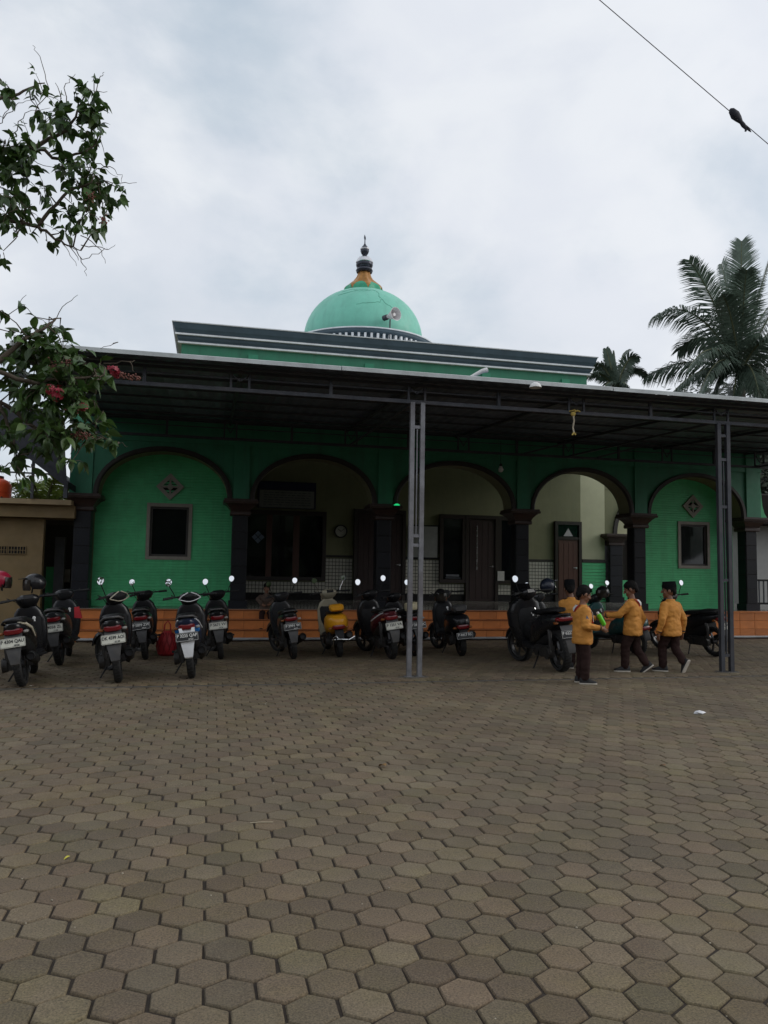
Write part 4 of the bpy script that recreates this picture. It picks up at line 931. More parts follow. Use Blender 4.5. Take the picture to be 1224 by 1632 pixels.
tag(MB().tube([(.27, 4.47, .004), (.33, 4.466, .006), (.40, 4.46, .004)], .0035, 5).build('straw', mat('straw', (.4, .34, .24), .7)), 'short pale straw lying across a paver joint', 'straw')
bits = MB()
for k in range(420):
    x, y = rng.uniform(-2.5, 8), rng.uniform(2.2, 9.5); r = rng.uniform(.002, .006); bits.ell((x, y, .001), (r, r*rng.uniform(.6, 1.4), r*.6), 5, 3)
tag(bits.build('grit', mat('pale grit', (.32, .28, .21), .9, var=.4)), 'pale grit and crumbs scattered over the paving', 'grit', kind='stuff')
# ------------------------------------------------------------------ scooters
rubber = mat('tyre rubber', (.012, .012, .012), .75, var=.3, scale=30, bump=.3)
alloy = mat('dark alloy', (.07, .07, .072), .4, metal=.7, var=.2)
plastic = mat('black plastic', (.011, .011, .012), .55, spec=.3, var=.2, scale=20)
greyp = mat('grey plastic', (.06, .06, .062), .55, var=.2, scale=12, dirt=.4, dirtcol=(.1, .085, .065), dscale=6)
engine_m = mat('engine metal', (.045, .043, .042), .5, metal=.5, var=.3, scale=14)
seat_m = mat('black vinyl', (.010, .010, .011), .5, spec=.3, var=.2, scale=30, bump=.2)
chrome = mat('chrome', (.6, .6, .6), .12, metal=1, var=.05)
mirror_m = mat('mirror glass', (.92, .93, .94), .015, metal=1, var=0)
tail_red = mat('tail light red', (.16, .006, .01), .15, var=.1, coat=.6)
clear_m = mat('clear lens', (.3, .29, .27), .12, var=.1)
amber = mat('amber lens', (.25, .08, .02), .15, var=.1)
plate_w = mat('white number plate', (.6, .6, .52), .45, var=.08, scale=12, dirt=.3, dirtcol=(.35, .33, .27), dscale=8)
plate_b = mat('black number plate', (.012, .012, .013), .4, var=.15, scale=12)
ink_b = mat('black plate ink', (.02, .02, .022), .5); ink_w = mat('white plate ink', (.65, .65, .62), .5)
def paint(n, c, **k): return mat(n, c, .32, var=.06, scale=3, coat=.22, spec=.35, dirt=.2, dirtcol=tuple(x*.6+.015 for x in c), dscale=5, **k)
black_p = paint('black scooter paint', (.010, .010, .012)); 
def scooter(label, x, y, head=0, lean=-8, steer=18, body=black_p, apron=None, plate=None, stripe=None, seat=seat_m, mud=greyp, kind='sport', mirrors=(1, 1), sc=1.0, extras=(), tail=tail_red, cowl=None, mtilt=(13, 13)):
    apron = apron or body; cowl = cowl or apron
    t = thing('scooter', label, 'scooter', (x, y, .004), (0, R_(lean), R_(head)), 'scooters parked in front of the mosque'); sc *= rng.uniform(.97, 1.03); t.scale = (sc, sc, sc)
    B = lambda m, n, mt, s=45, p=t: m.build(n, mt, p, s)
    st, pv = R_(steer), (0, 1.03)
    big = kind == 'big'; retro = kind == 'retro'
    wr = .262 if not retro else .225; tw = .046 if not big else .062
    def wheel(nm, yc, ang=0):
        prof = [(wr-.055, -tw*.8), (wr-.02, -tw), (wr-.004, -tw*.55), (wr, 0), (wr-.004, tw*.55), (wr-.02, tw), (wr-.055, tw*.8)]
        m = MB().lathe(prof, (0, yc, wr), 32, 'x', False)
        for k in range(30):         # tread grooves read as small blocks
            a = 2*math.pi*k/30; m.box((0, yc+math.cos(a)*(wr+.0005), wr+math.sin(a)*(wr+.0005)), (tw*1.25, .03, .006), rx=a-math.pi/2+.0)
        if ang: m.turn(0, ang, pv)
        w = B(m, nm, rubber, 40)
        m = MB().lathe([(wr-.054, -.03), (wr-.075, -.022), (wr-.075, .022), (wr-.054, .03)], (0, yc, wr), 28, 'x', False)
        for k in range(5):
            a = 2*math.pi*k/5; c, s = math.cos(a), math.sin(a)
            m.bar((0, yc+.03*c, wr+.03*s), (0, yc+(wr-.07)*c, wr+(wr-.07)*s), .03, .022)
        m.lathe([(.045, -.05), (.045, .05)], (0, yc, wr), 14, 'x')
        if ang: m.turn(0, ang, pv)
        B(m, 'rim', alloy, 40, w)
    yf = 1.25
    wheel('rear_wheel', 0); wheel('front_wheel', yf, st)
    # rear body
    if retro: rr = [(-.26, .56, .05, .06), (-.2, .56, .13, .11), (-.05, .54, .18, .16), (.15, .53, .19, .17), (.35, .5, .17, .17), (.52, .44, .13, .15), (.6, .4, .1, .1)]
    elif big: rr = [(-.33, .76, .05, .03), (-.26, .74, .12, .06), (-.05, .70, .17, .11), (.2, .64, .2, .16), (.45, .56, .19, .19), (.62, .46, .15, .17), (.72, .4, .12, .12)]
    else: rr = [(-.28, .735, .05, .03), (-.22, .72, .10, .055), (-.02, .68, .135, .085), (.22, .62, .16, .12), (.45, .55, .155, .15), (.58, .47, .13, .14), (.66, .42, .1, .1)]
    B(MB().loft([ring(0, a, z, w, h, n=3, k=18) for a, z, w, h in rr]), 'tail_body', body, 60)
    if not retro:
        m = MB().loft([ring(0, a, z, w, h, n=4, k=14) for a, z, w, h in ((.0, .52, .1, .09), (.2, .46, .12, .13), (.5, .36, .12, .12), (.62, .3, .1, .08))]); B(m, 'under_body', plastic, 50)
    m = MB().loft([ring(0, a, z+(.06 if big else -.06 if retro else 0), w, h, n=3, k=16) for a, z, w, h in ((-.16, .80, .07, .02), (-.1, .80, .11, .035), (.1, .785, .13, .045), (.3, .75, .135, .045), (.5, .745, .12, .04), (.66, .73, .075, .03))]); B(m, 'seat', seat, 60)
    m = MB().tube([(.11, .08, .74), (.125, -.14, .77), (.08, -.27, .805), (0, -.295, .81), (-.08, -.27, .805), (-.125, -.14, .77), (-.11, .08, .74)], .014, 8); 
    if not retro: B(m, 'grab_rail', rng.choice((greyp, greyp, plastic, alloy)), 60)
    m = MB().box((-.13, .2, .28), (.1, .42, .15)).lathe([(.085, -.03), (.075, .03)], (-.17, .02, .27), 18, 'x').lathe([(.075, -.03), (.065, .03)], (-.17, .36, .28), 18, 'x').box((0, .42, .3), (.2, .2, .2)); B(m, 'engine', engine_m, 40)
    m = MB().tube([(-.13, -.0, .3), (-.13, -.02, .5), (-.12, .02, .6)], .028, 10); B(m, 'rear_shock', engine_m, 50)
    m = MB().tube([(.1, .45, .2), (.13, .3, .2), (.15, .15, .27), (.155, .1, .29), (.16, -.2, .36), (.16, -.24, .365)], [.018, .018, .03, .058, .062, .045], 14); ex = B(m, 'exhaust', plastic if not retro else engine_m, 50)
    m = MB().lathe([(.044, -.262), (.047, -.25), (.047, -.235), (.03, -.23), (.018, -.23)], (.16, 0, .366), 14, 'y', False); B(m, 'exhaust_tip', chrome if 'chrometip' in extras else alloy, 40, ex)
    # plate holder, mudguard, plate, lamp
    ty = -.30 if not big else -.36; tz = 0 if not retro else -.12
    if not retro:
        m = MB().loft([[(-w, a, z), (w, a, z), (w*.9, a+.02, z), (-w*.9, a+.02, z)] for w, a, z in ((.095, ty+.08, .66), (.1, ty, .56), (.075, ty-.04, .44), (.05, ty-.035, .30), (.042, ty-.02, .285))]); B(m, 'rear_mudguard', mud, 30)
    else:
        m = MB().loft([ring(0, a, z, .07, .02, k=10) for a, z in ((-.15, .52), (-.26, .42), (-.29, .30))]); B(m, 'rear_mudguard', plastic, 40)
    def se_box(c, r, n=3.2): return MB().loft([ring(c[0], c[1]+r[1]*q, c[2], r[0]*w, r[2]*w, n=n, k=16) for q, w in ((-1, .55), (-.8, .9), (0, 1), (1, 1))])
    lz = {'sport': .675, 'big': .75, 'retro': .5}[kind]; ly = {'sport': -.24, 'big': -.3, 'retro': -.245}[kind]
    B(se_box((0, ly, lz), (.105 if not big else .15, .035, .037 if not big else .03)), 'tail_light', tail, 50)
    for s in (-1, 1): B(se_box((s*(.135 if not big else .14), ly+.03, lz-.015 if not big else lz-.05), (.028, .025, .017)), 'indicator', amber if retro else clear_m if s > 0 else amber, 50)
    if plate:
        txt, sub, wb = plate
        pm_ = plate_w if wb else plate_b; ik = ink_b if wb else ink_w
        m = MB(); pz, py = (.555, ty-.045) if kind != 'retro' else (.36, -.31); 
        m.loft([[(a, -.003, b) for a, b in ((-.13, -.055), (.13, -.055), (.1375, -.047), (.1375, .047), (.13, .055), (-.13, .055), (-.1375, .047), (-.1375, -.047))], [(a, .003, b) for a, b in ((-.13, -.055), (.13, -.055), (.1375, -.047), (.1375, .047), (.13, .055), (-.13, .055), (-.1375, .047), (-.1375, -.047))]])
        po = B(m, 'number_plate', pm_); po.location = (0, py, pz); po.rotation_euler = (R_(-12), 0, 0)
        me = text_mesh(txt, .056, ik, .0012); o = put('lettering', me, po, (0, -.0045, .014), (R_(90), 0, 0)); o.scale = (min(1, .245/max(1e-3, max(v.co.x for v in me.vertices)-min(v.co.x for v in me.vertices))), 1, 1)
        if sub: put('lettering', text_mesh(sub, .026, ik, .0006), po, (.045, -.0045, -.034), (R_(90), 0, 0))
        fr = MB()
        for q in ((-.131, .131, .046, .049), (-.131, .131, -.049, -.046), (-.134, -.131, -.046, .046), (.131, .134, -.046, .046)): fr.b2(q[0], q[1], -.0045, -.0032, q[2], q[3])
        fr.build('border', ik, po)
    # floor, apron, fork
    m = MB().loft([ring(0, a, z, w, .035, n=5, k=14) for a, z, w in ((.5, .30, .12), (.62, .29, .16), (.9, .29, .17), (1.0, .31, .13))]); B(m, 'floorboard', plastic, 50)
    if big: m = MB().loft([ring(0, .72, .46, .07, .1, n=3), ring(0, .95, .5, .09, .14, n=3)]); B(m, 'centre_tunnel', plastic, 50)
    ap = {'sport': ((.24, 1.06, .10, .06), (.36, 1.05, .17, .08), (.55, 1.08, .205, .095), (.72, 1.07, .21, .10), (.84, 1.03, .17, .085), (.90, 1.01, .12, .06)),
          'retro': ((.22, .98, .16, .03), (.34, 1.02, .19, .05), (.55, 1.04, .2, .07), (.72, 1.03, .195, .07), (.84, 1.0, .15, .06), (.9, .98, .08, .04)),
          'big': ((.26, 1.06, .13, .08), (.4, 1.08, .2, .12), (.58, 1.13, .25, .15), (.76, 1.13, .26, .15), (.9, 1.08, .22, .12), (.98, 1.04, .14, .08))}[kind]
    B(MB().loft([ring(0, c, z, a, b, 'xy', 3, 20) for z, c, a, b in ap]), 'leg_shield', apron, 60)
    iy = ap[2][1]-ap[2][3]
    m = MB().loft([ring(0, iy+.02+dy, z, a, .03, 'xy', 4, 14) for z, a, dy in ((.4, .1, 0), (.55, .15, -.012), (.74, .16, -.012), (.84, .11, 0))]); B(m, 'inner_panel', plastic, 50)
    m = MB().lathe([(.012, -.012), (.021, -.008), (.023, .004)], (.07, iy-.018, .75), 14, 'y'); m.box((.075, iy-.03, .72), (.02, .008, .03)); B(m, 'key_lock', white_paint, 40)
    i0 = MB(); i0.tube([(-.075, yf, wr), (-.075, yf-.12, .52)], .022, 8).tube([(.075, yf, wr), (.075, yf-.12, .52)], .022, 8).turn(0, st, pv); B(i0, 'front_fork', engine_m, 50)
    m = MB(); rings = []
    for k in range(9):
        a = R_(20+k*17); r = wr+.03; rings.append([(sx, yf+(r+dr)*math.cos(a), wr+(r+dr)*math.sin(a)) for sx, dr in ((-.07, -.035), (-.055, .012), (0, .022), (.055, .012), (.07, -.035), (0, .008))])
    m.loft(rings).turn(0, st, pv); B(m, 'front_fender', apron, 50)
    # steering head
    hz = 1.0 if not big else 1.06
    m = MB().loft([ring(0, c, z, a, b, 'xy', 2.6, 18) for z, c, a, b in ((hz-.11, 1.0, .06, .05), (hz-.06, .98, .12, .09), (hz, .96, .15, .10), (hz+.04, .95, .13, .085), (hz+.065, .94, .08, .05))]).turn(0, st, pv); hc = B(m, 'handlebar_cowl', cowl, 60)
    if stripe and 'cowlstripe' in extras:
        m = MB()
        for s in (-1, 1): m.tube([(s*.15, .90, hz-.015), (s*.1, .868, hz+.03), (s*.02, .875, hz+.068)], .008, 6).tube([(s*.15, .90, hz-.02), (s*.05, .875, hz-.055), (0, .885, hz-.06)], .007, 6)
        m.turn(0, st, pv); B(m, 'cowl_trim', stripe, 50)
    m = MB().box((0, .873, hz+.03), (.12, .02, .05), rx=R_(-25)).turn(0, st, pv); B(m, 'instrument', clear_m if big else plastic, None)
    m = MB().tube([(-.29, .86, hz+.015), (-.16, .92, hz+.02), (0, .95, hz), (.16, .92, hz+.02), (.29, .86, hz+.015)], .012, 8).turn(0, st, pv); B(m, 'handlebar', plastic, 50)
    for s in (-1, 1):
        m = MB().tube([(s*.235, .888, hz+.017), (s*.36, .826, hz+.012)], [.018, .019], 10).turn(0, st, pv); B(m, 'grip', rubber, 50)
        m = MB().tube([(s*.2, .93, hz+.01), (s*.27, .94, hz+.01), (s*.37, .885, hz+.0)], .007, 6).turn(0, st, pv); B(m, 'brake_lever', alloy, 50)
    for q in (-1, 1):                # control cables bowing in front of the cowl
        m = MB().tube([(q*.22, .91, hz+.01), (q*.24, 1.02, hz+.05), (q*.12, 1.07, hz-.02), (q*.06, 1.06, hz-.12)], .005, 5); m.turn(0, st, pv); B(m, 'cable', rubber, 60)
    for i, s in enumerate((-1, 1)):
        if not mirrors[i]: continue
        mz = hz+.20; mx = s*.27
        m = MB().tube([(s*.2, .91, hz+.03), (s*.215, .91, hz+.08), (s*.25, .895, hz+.15), (mx, .89, mz)], .007, 7)
        tl = R_(mtilt[i]); rot = Matrix.Rotation(-st*.92, 3, 'Z') @ Euler((-tl, R_(16), 0), 'ZYX').to_matrix()
        c = Vector((mx, .885, mz+.035)); rx_, rz_ = (.047, .056) if not retro else (.046, .046)
        def dsc(d, k_, q): return [c + rot @ Vector((k_*rx_*math.cos(2*math.pi*j/20)*(1+.12*math.sin(2*math.pi*j/20)), d, k_*rz_*math.sin(2*math.pi*j/20))) for j in range(20)]
        m.loft([dsc(.03, .35, 0), dsc(.026, .7, 0), dsc(.008, .98, 0), dsc(-.006, 1, 0), dsc(-.006, .93, 0), dsc(-.002, .92, 0)]); m.turn(0, st, pv)
        mo = B(m, 'mirror', chrome if retro else plastic, 50)
        m = MB().loft([dsc(-.0035, .925, 0), dsc(-.0055, .92, 0)]); m.turn(0, st, pv); B(m, 'mirror_glass', mirror_m, None, mo)
    m = MB().loft([ring(0, c, z, a, b, 'xy', 2.5, 14) for z, c, a, b in ((.86, 1.11, .09, .03), (.92, 1.09, .11, .04), (.97, 1.05, .07, .03))]); B(m, 'nose_panel', apron, 60)
    m = MB().tube([(-.09, .48, .22), (-.2, .42, .07), (-.25, .4, .0)], .011, 7).box((-.255, .4, .004), (.05, .03, .008)); B(m, 'side_stand', plastic, 50)
    for s in (-1, 1): m = MB().box((s*.2, .38, .32), (.1, .05, .025)); B(m, 'foot_peg', rubber)
    if stripe and 'sidestripe' in extras:
        for s in (-1, 1):
            m = MB().tube([(s*.165, .38, .60), (s*.145, .05, .70), (s*.11, -.16, .76)], .011, 6); B(m, 'side_stripe', stripe, 50)
    if 'rearvee' in extras:         # pale V of the rear fairing
        for s in (-1, 1): m = MB().loft([[(s*.10, ty+.02, .66), (s*.06, ty+.02, .66), (s*.06, ty+.04, .66), (s*.1, ty+.04, .66)], [(s*.055, ty-.035, .50), (s*.015, ty-.035, .50), (s*.015, ty-.01, .50), (s*.055, ty-.01, .50)]]); B(m, 'tail_fin', mud)
        for s in (-1, 1): B(se_box((s*.12, -.12, .63), (.035, .1, .045)), 'side_fairing', MATS['blue scooter paint'], 50)
    if 'panel' in extras:
        m = MB().tube([(.06, -.22, .77), (.12, -.12, .75), (.16, .05, .68), (.17, .2, .56)], [.012, .02, .018, .008], 8); B(m, 'side_panel', stripe, 50)
    if big:
        m = MB().loft([ring(0, c, z, a, .008, 'xy', 3, 16) for z, c, a in ((1.0, 1.16, .17), (1.1, 1.13, .16), (1.2, 1.08, .11))]); B(m, 'windscreen', mat('smoked screen', (.01, .01, .012), .1), 50)
        m = MB().tube([(.09, .92, .62), (.13, .90, .74), (.08, .90, .83)], .012, 6); B(m, 'inner_trim', chrome, 50)
    if 'box' in extras:
        m = MB().loft([ring(0, a, .86, w, h, n=5, k=16) for a, w, h in ((-.25, .1, .05), (-.22, .12, .08), (-.02, .12, .08), (0, .1, .05))]); B(m, 'top_box', mat('cream box', (.5, .44, .28), .5), 50)
    if 'pad' in extras:
        m = MB().loft([ring(0, a, .80, w, h, n=5, k=14) for a, w, h in ((-.24, .09, .035), (-.2, .11, .055), (-.02, .11, .055), (0, .09, .03))]); B(m, 'top_box', stripe or greyp, 50)
    if 'visorlamp' in extras:
        B(MB().ell((0, 1.12, .92), (.055, .04, .055)), 'headlight', chrome, 50)
    if 'redrag' in extras:
        m = MB().loft([[(.2, .5, .78), (.27, .5, .78), (.27, .54, .78), (.2, .54, .78)], [(.19, .49, .62), (.3, .49, .6), (.3, .53, .6), (.19, .53, .62)]]); B(m, 'red_strip', mat('red strip', (.5, .02, .03), .6))
    if 'chromebar' in extras:
        m = MB().tube([(-.12, -.22, .3), (-.02, -.3, .31), (.14, -.3, .29), (.24, -.26, .33)], .012, 7).tube([(-.1, -.22, .24), (-.1, -.26, .34), (-.05, -.28, .37), (-.02, -.29, .3)], .012, 7); B(m, 'chrome_bar', chrome, 50)
    return t
maroon = paint('maroon scooter paint', (.08, .008, .014)); yellow = paint('yellow scooter paint', (.72, .32, .015)); creamp = paint('cream scooter paint', (.36, .32, .23))
blue = paint('blue scooter paint', (.015, .13, .4)); whitep = paint('white scooter paint', (.72, .73, .74)); teal = paint('teal scooter paint', (.018, .075, .075)); greyblk = paint('graphite scooter paint', (.025, .027, .03)); stripe_c = paint('cream stripe', (.5, .46, .36))
scooter('black scooter with a cream side flash and pale plate, nearest at the left edge', -2.12, 9.84, 4, -9, 16, plate=('P 4304 QAU', '08·26', 1), stripe=stripe_c, extras=('panel',), mirrors=(0, 0))
scooter('black scooter cut by the left edge, with a crimson helmet', -2.95, 9.95, 2, -8, 10, mirrors=(0, 0), plate=None)
scooter('black scooter with chrome exhaust tip and a red strip, behind the leftmost scooter', -2.07, 11.84, 2, -8, 14, plate=('N 4058 ZL', '11·25', 1), extras=('chrometip', 'redrag'), mirrors=(0, 0), body=greyblk)
scooter('black scooter with cream plate and white cowl line, second near scooter from left', -1.06, 10.05, 5, -8, 38, plate=('DK 4599 AOI', '01·29', 1), stripe=stripe_c, extras=('cowlstripe',), mirrors=(1, 0))
scooter('dark scooter with a black plate standing just left of the red net bag', -.93, 12.45, 2, -8, 36, plate=('P 5899 ZW', '03·24', 0), mirrors=(1, 0), stripe=stripe_c)
scooter('blue and white scooter with a white tail and black plate', -.18, 10.33, -1, -7, 8, body=paint('navy scooter paint', (.012, .02, .05)), apron=black_p, plate=('P 3235 QAP', '07·27', 0), stripe=whitep, mud=whitep, extras=('cowlstripe', 'rearvee', 'sidestripe'), mirrors=(1, 0), sc=1.0)
scooter('black scooter with a white plate close to the second pillar', .22, 12.4, 0, -7, 34, plate=('P 5671 VV', '09·26', 1), mirrors=(1, 1))
scooter('dark scooter in front of the person sitting on the steps', 1.36, 12.3, 2, -8, 24, plate=('P 3991 W', '05·25', 0), mirrors=(1, 1), apron=greyblk, mtilt=(3, 13))
scooter('small yellow and cream retro scooter with chrome mirrors', 2.14, 12.5, -2, -6, 14, kind='retro', body=yellow, apron=creamp, cowl=creamp, mtilt=(3, 5), seat=seat_m, extras=('chromebar', 'pad', 'visorlamp'), stripe=yellow)
scooter('maroon and black scooter with pale stripe, turned left beside the grey post', 2.95, 12.15, 4, -8, 20, body=maroon, apron=black_p, plate=('P 1251 VA', '02·27', 1), stripe=whitep, extras=('sidestripe',))
scooter('dark scooter with a cream top box, partly behind the grey post', 3.47, 12.6, 4, -7, 18, extras=('box',), plate=('P 2846 QC', '', 0), mirrors=(0, 1))
scooter('black scooter with a grey pad on its tail, right of the grey post', 4.27, 12.5, -3, -6, 22, extras=('pad',), plate=('P 4417 RS', '', 0), mirrors=(0, 0), apron=greyblk, kind='retro', body=black_p)
scooter('big black maxi scooter with a black plate beside the schoolboys', 5.10, 10.40, 0, -6, 16, kind='big', plate=('P 6227 QU', '04·28', 0), sc=1.06, mirrors=(1, 0), mtilt=(16, 13))
scooter('dark scooter half hidden between the maxi scooter and the boys', 5.92, 11.85, 0, -7, 16, plate=None, mirrors=(1, 1), apron=greyblk)
scooter('teal scooter half hidden behind the walking boy', 7.55, 12.35, 12, -7, 16, body=teal, apron=teal, kind='retro', mirrors=(1, 1), cowl=greyblk)
scooter('black scooter with a white plate seen side on beside the right post', 8.92, 12.05, 8, -8, 14, plate=('P 2190 ZT', '10·26', 1), mirrors=(1, 1))
# helmets set down on the scooters
def helmet(label, loc, rz, shell, peak=True, rx=0):
    t = thing('helmet', label, 'helmet', loc, (rx, 0, rz), 'helmets left on the scooters')
    g = MB(); rings = []
    for k in range(11):
        el = R_(-38+k*12.6); row = []
        for j in range(24):
            a = 2*math.pi*j/24; face = math.cos(a+math.pi/2) ; r = math.cos(el)
            z = .128*math.sin(el)
            fr = math.sin(a)         # +y is the face opening
            zz = z
            if fr > .45 and el < .25: zz = max(z, .03*(fr-.45)/.55*1.2+.0)
            row.append((.118*r*math.cos(a), .142*r*math.sin(a), zz))
        rings.append(row)
    g.loft(rings); g.build('shell', shell, t, 60)
    g = MB().loft([[(.122*math.cos(R_(q))*s, .147*math.sin(R_(q))*s, z) for q in range(20, 161, 14)] for z, s in ((.045, 1), (.0, 1.03), (-.06, 1.02), (-.1, .95))], cap=False, closed=False); g.build('visor', mat('smoky visor', (.03, .025, .02), .1), t, 60)
    if peak: g = MB().loft([[(x, y, z) for x, y, z in ((-.09, .1, .055), (.09, .1, .055), (.09, .1, .07), (-.09, .1, .07))], [(x, y, z) for x, y, z in ((-.075, .2, .045), (.075, .2, .045), (.075, .2, .052), (-.075, .2, .052))]]); g.build('peak', shell, t)
    g = MB().tube([(-.11, .02, -.05), (-.06, .03, -.13), (.06, .03, -.13), (.11, .02, -.05)], .008, 6); g.build('chin_strap', black_m, t, 50)
blk = paint('black helmet paint', (.012, .012, .014)); crim = paint('crimson helmet paint', (.3, .015, .04)); blue_h = paint('blue black helmet paint', (.015, .02, .035))
helmet('black peaked helmet on the handlebar of the leftmost scooter', (-2.27, 10.9, 1.20), R_(100), blk)
helmet('crimson helmet at the left edge of the yard', (-2.70, 10.9, 1.23), R_(-70), crim, False)
helmet('black helmet perched on the scooter right of the grey post', (4.17, 13.45, 1.0), R_(170), blk)
helmet('glossy blue black helmet hung on the maxi scooter mirror', (5.44, 11.6, 1.235), R_(-60), blue_h, True, R_(15))
helmet('dark round helmet on the teal scooter between two boys', (7.33, 13.2, 1.09), R_(120), blk, False)
# red net bag standing between the scooters
t = thing('net_bag', 'red net bag standing on the paving between the scooters', 'bag', (-.64, 12.95, .002))
rm = mat('red net', (.38, .02, .025), .6, var=.2); g = MB(); rings = []
for z, r in ((0, .11), (.04, .15), (.15, .17), (.28, .15), (.36, .09), (.40, .05)): rings.append([(r*math.cos(2*math.pi*j/16)*(1+.1*math.sin(5*j+z*30)), .8*r*math.sin(2*math.pi*j/16), z) for j in range(16)])
g.loft(rings); o = g.build('bag', rm, t, 60)
g = MB(); g.tube([(-.06, 0, .36), (-.05, 0, .5), (0, 0, .56), (.04, 0, .5), (.05, 0, .36)], .012, 6); g.build('handle', rm, t, 50)
g = MB()
for j in range(12):
    a = 2*math.pi*j/12; g.tube([(rr_*1.02*math.cos(a+z*2), .82*rr_*math.sin(a+z*2), z) for z, rr_ in ((.02, .135), (.15, .175), (.28, .155), (.37, .085))], .005, 4)
    g.tube([(rr_*1.02*math.cos(a-z*2), .82*rr_*math.sin(a-z*2), z) for z, rr_ in ((.02, .135), (.15, .175), (.28, .155), (.37, .085))], .005, 4)
g.build('netting', mat('dark red cord', (.22, .01, .015), .7), t)
# ------------------------------------------------------------------ people
skin_m = mat('brown skin', (.20, .095, .055), .55, var=.08, scale=8)
hair_m = mat('black hair', (.006, .005, .005), .75, spec=.15, var=.3, scale=60, bump=.6, bscale=120)
jacket_m = mat('ochre jacket cloth', (.55, .235, .04), .8, var=.1, scale=7, bump=.35, bscale=90)
trouser_m = mat('dark brown trouser cloth', (.03, .016, .014), .9, spec=.15, var=.15, scale=9, bump=.3, bscale=110)
shoe_m = mat('black canvas shoe', (.012, .012, .013), .7, var=.2)
sole_m = mat('pale shoe sole', (.5, .46, .4), .6, var=.1)
scarf_r = mat('red scarf cloth', (.5, .015, .02), .75, var=.1); scarf_w = mat('white scarf cloth', (.65, .62, .58), .75, var=.06)
cuff_m = mat('dark cuff', (.05, .02, .018), .8); cap_m = mat('black velvet cap', (.007, .008, .009), .9, spec=.08, var=.2)
shirt_m = mat('dim brown shirt', (.09, .06, .045), .85, var=.2, scale=18)
V = Vector
def lp(a, b, t): return V(a).lerp(V(b), t)
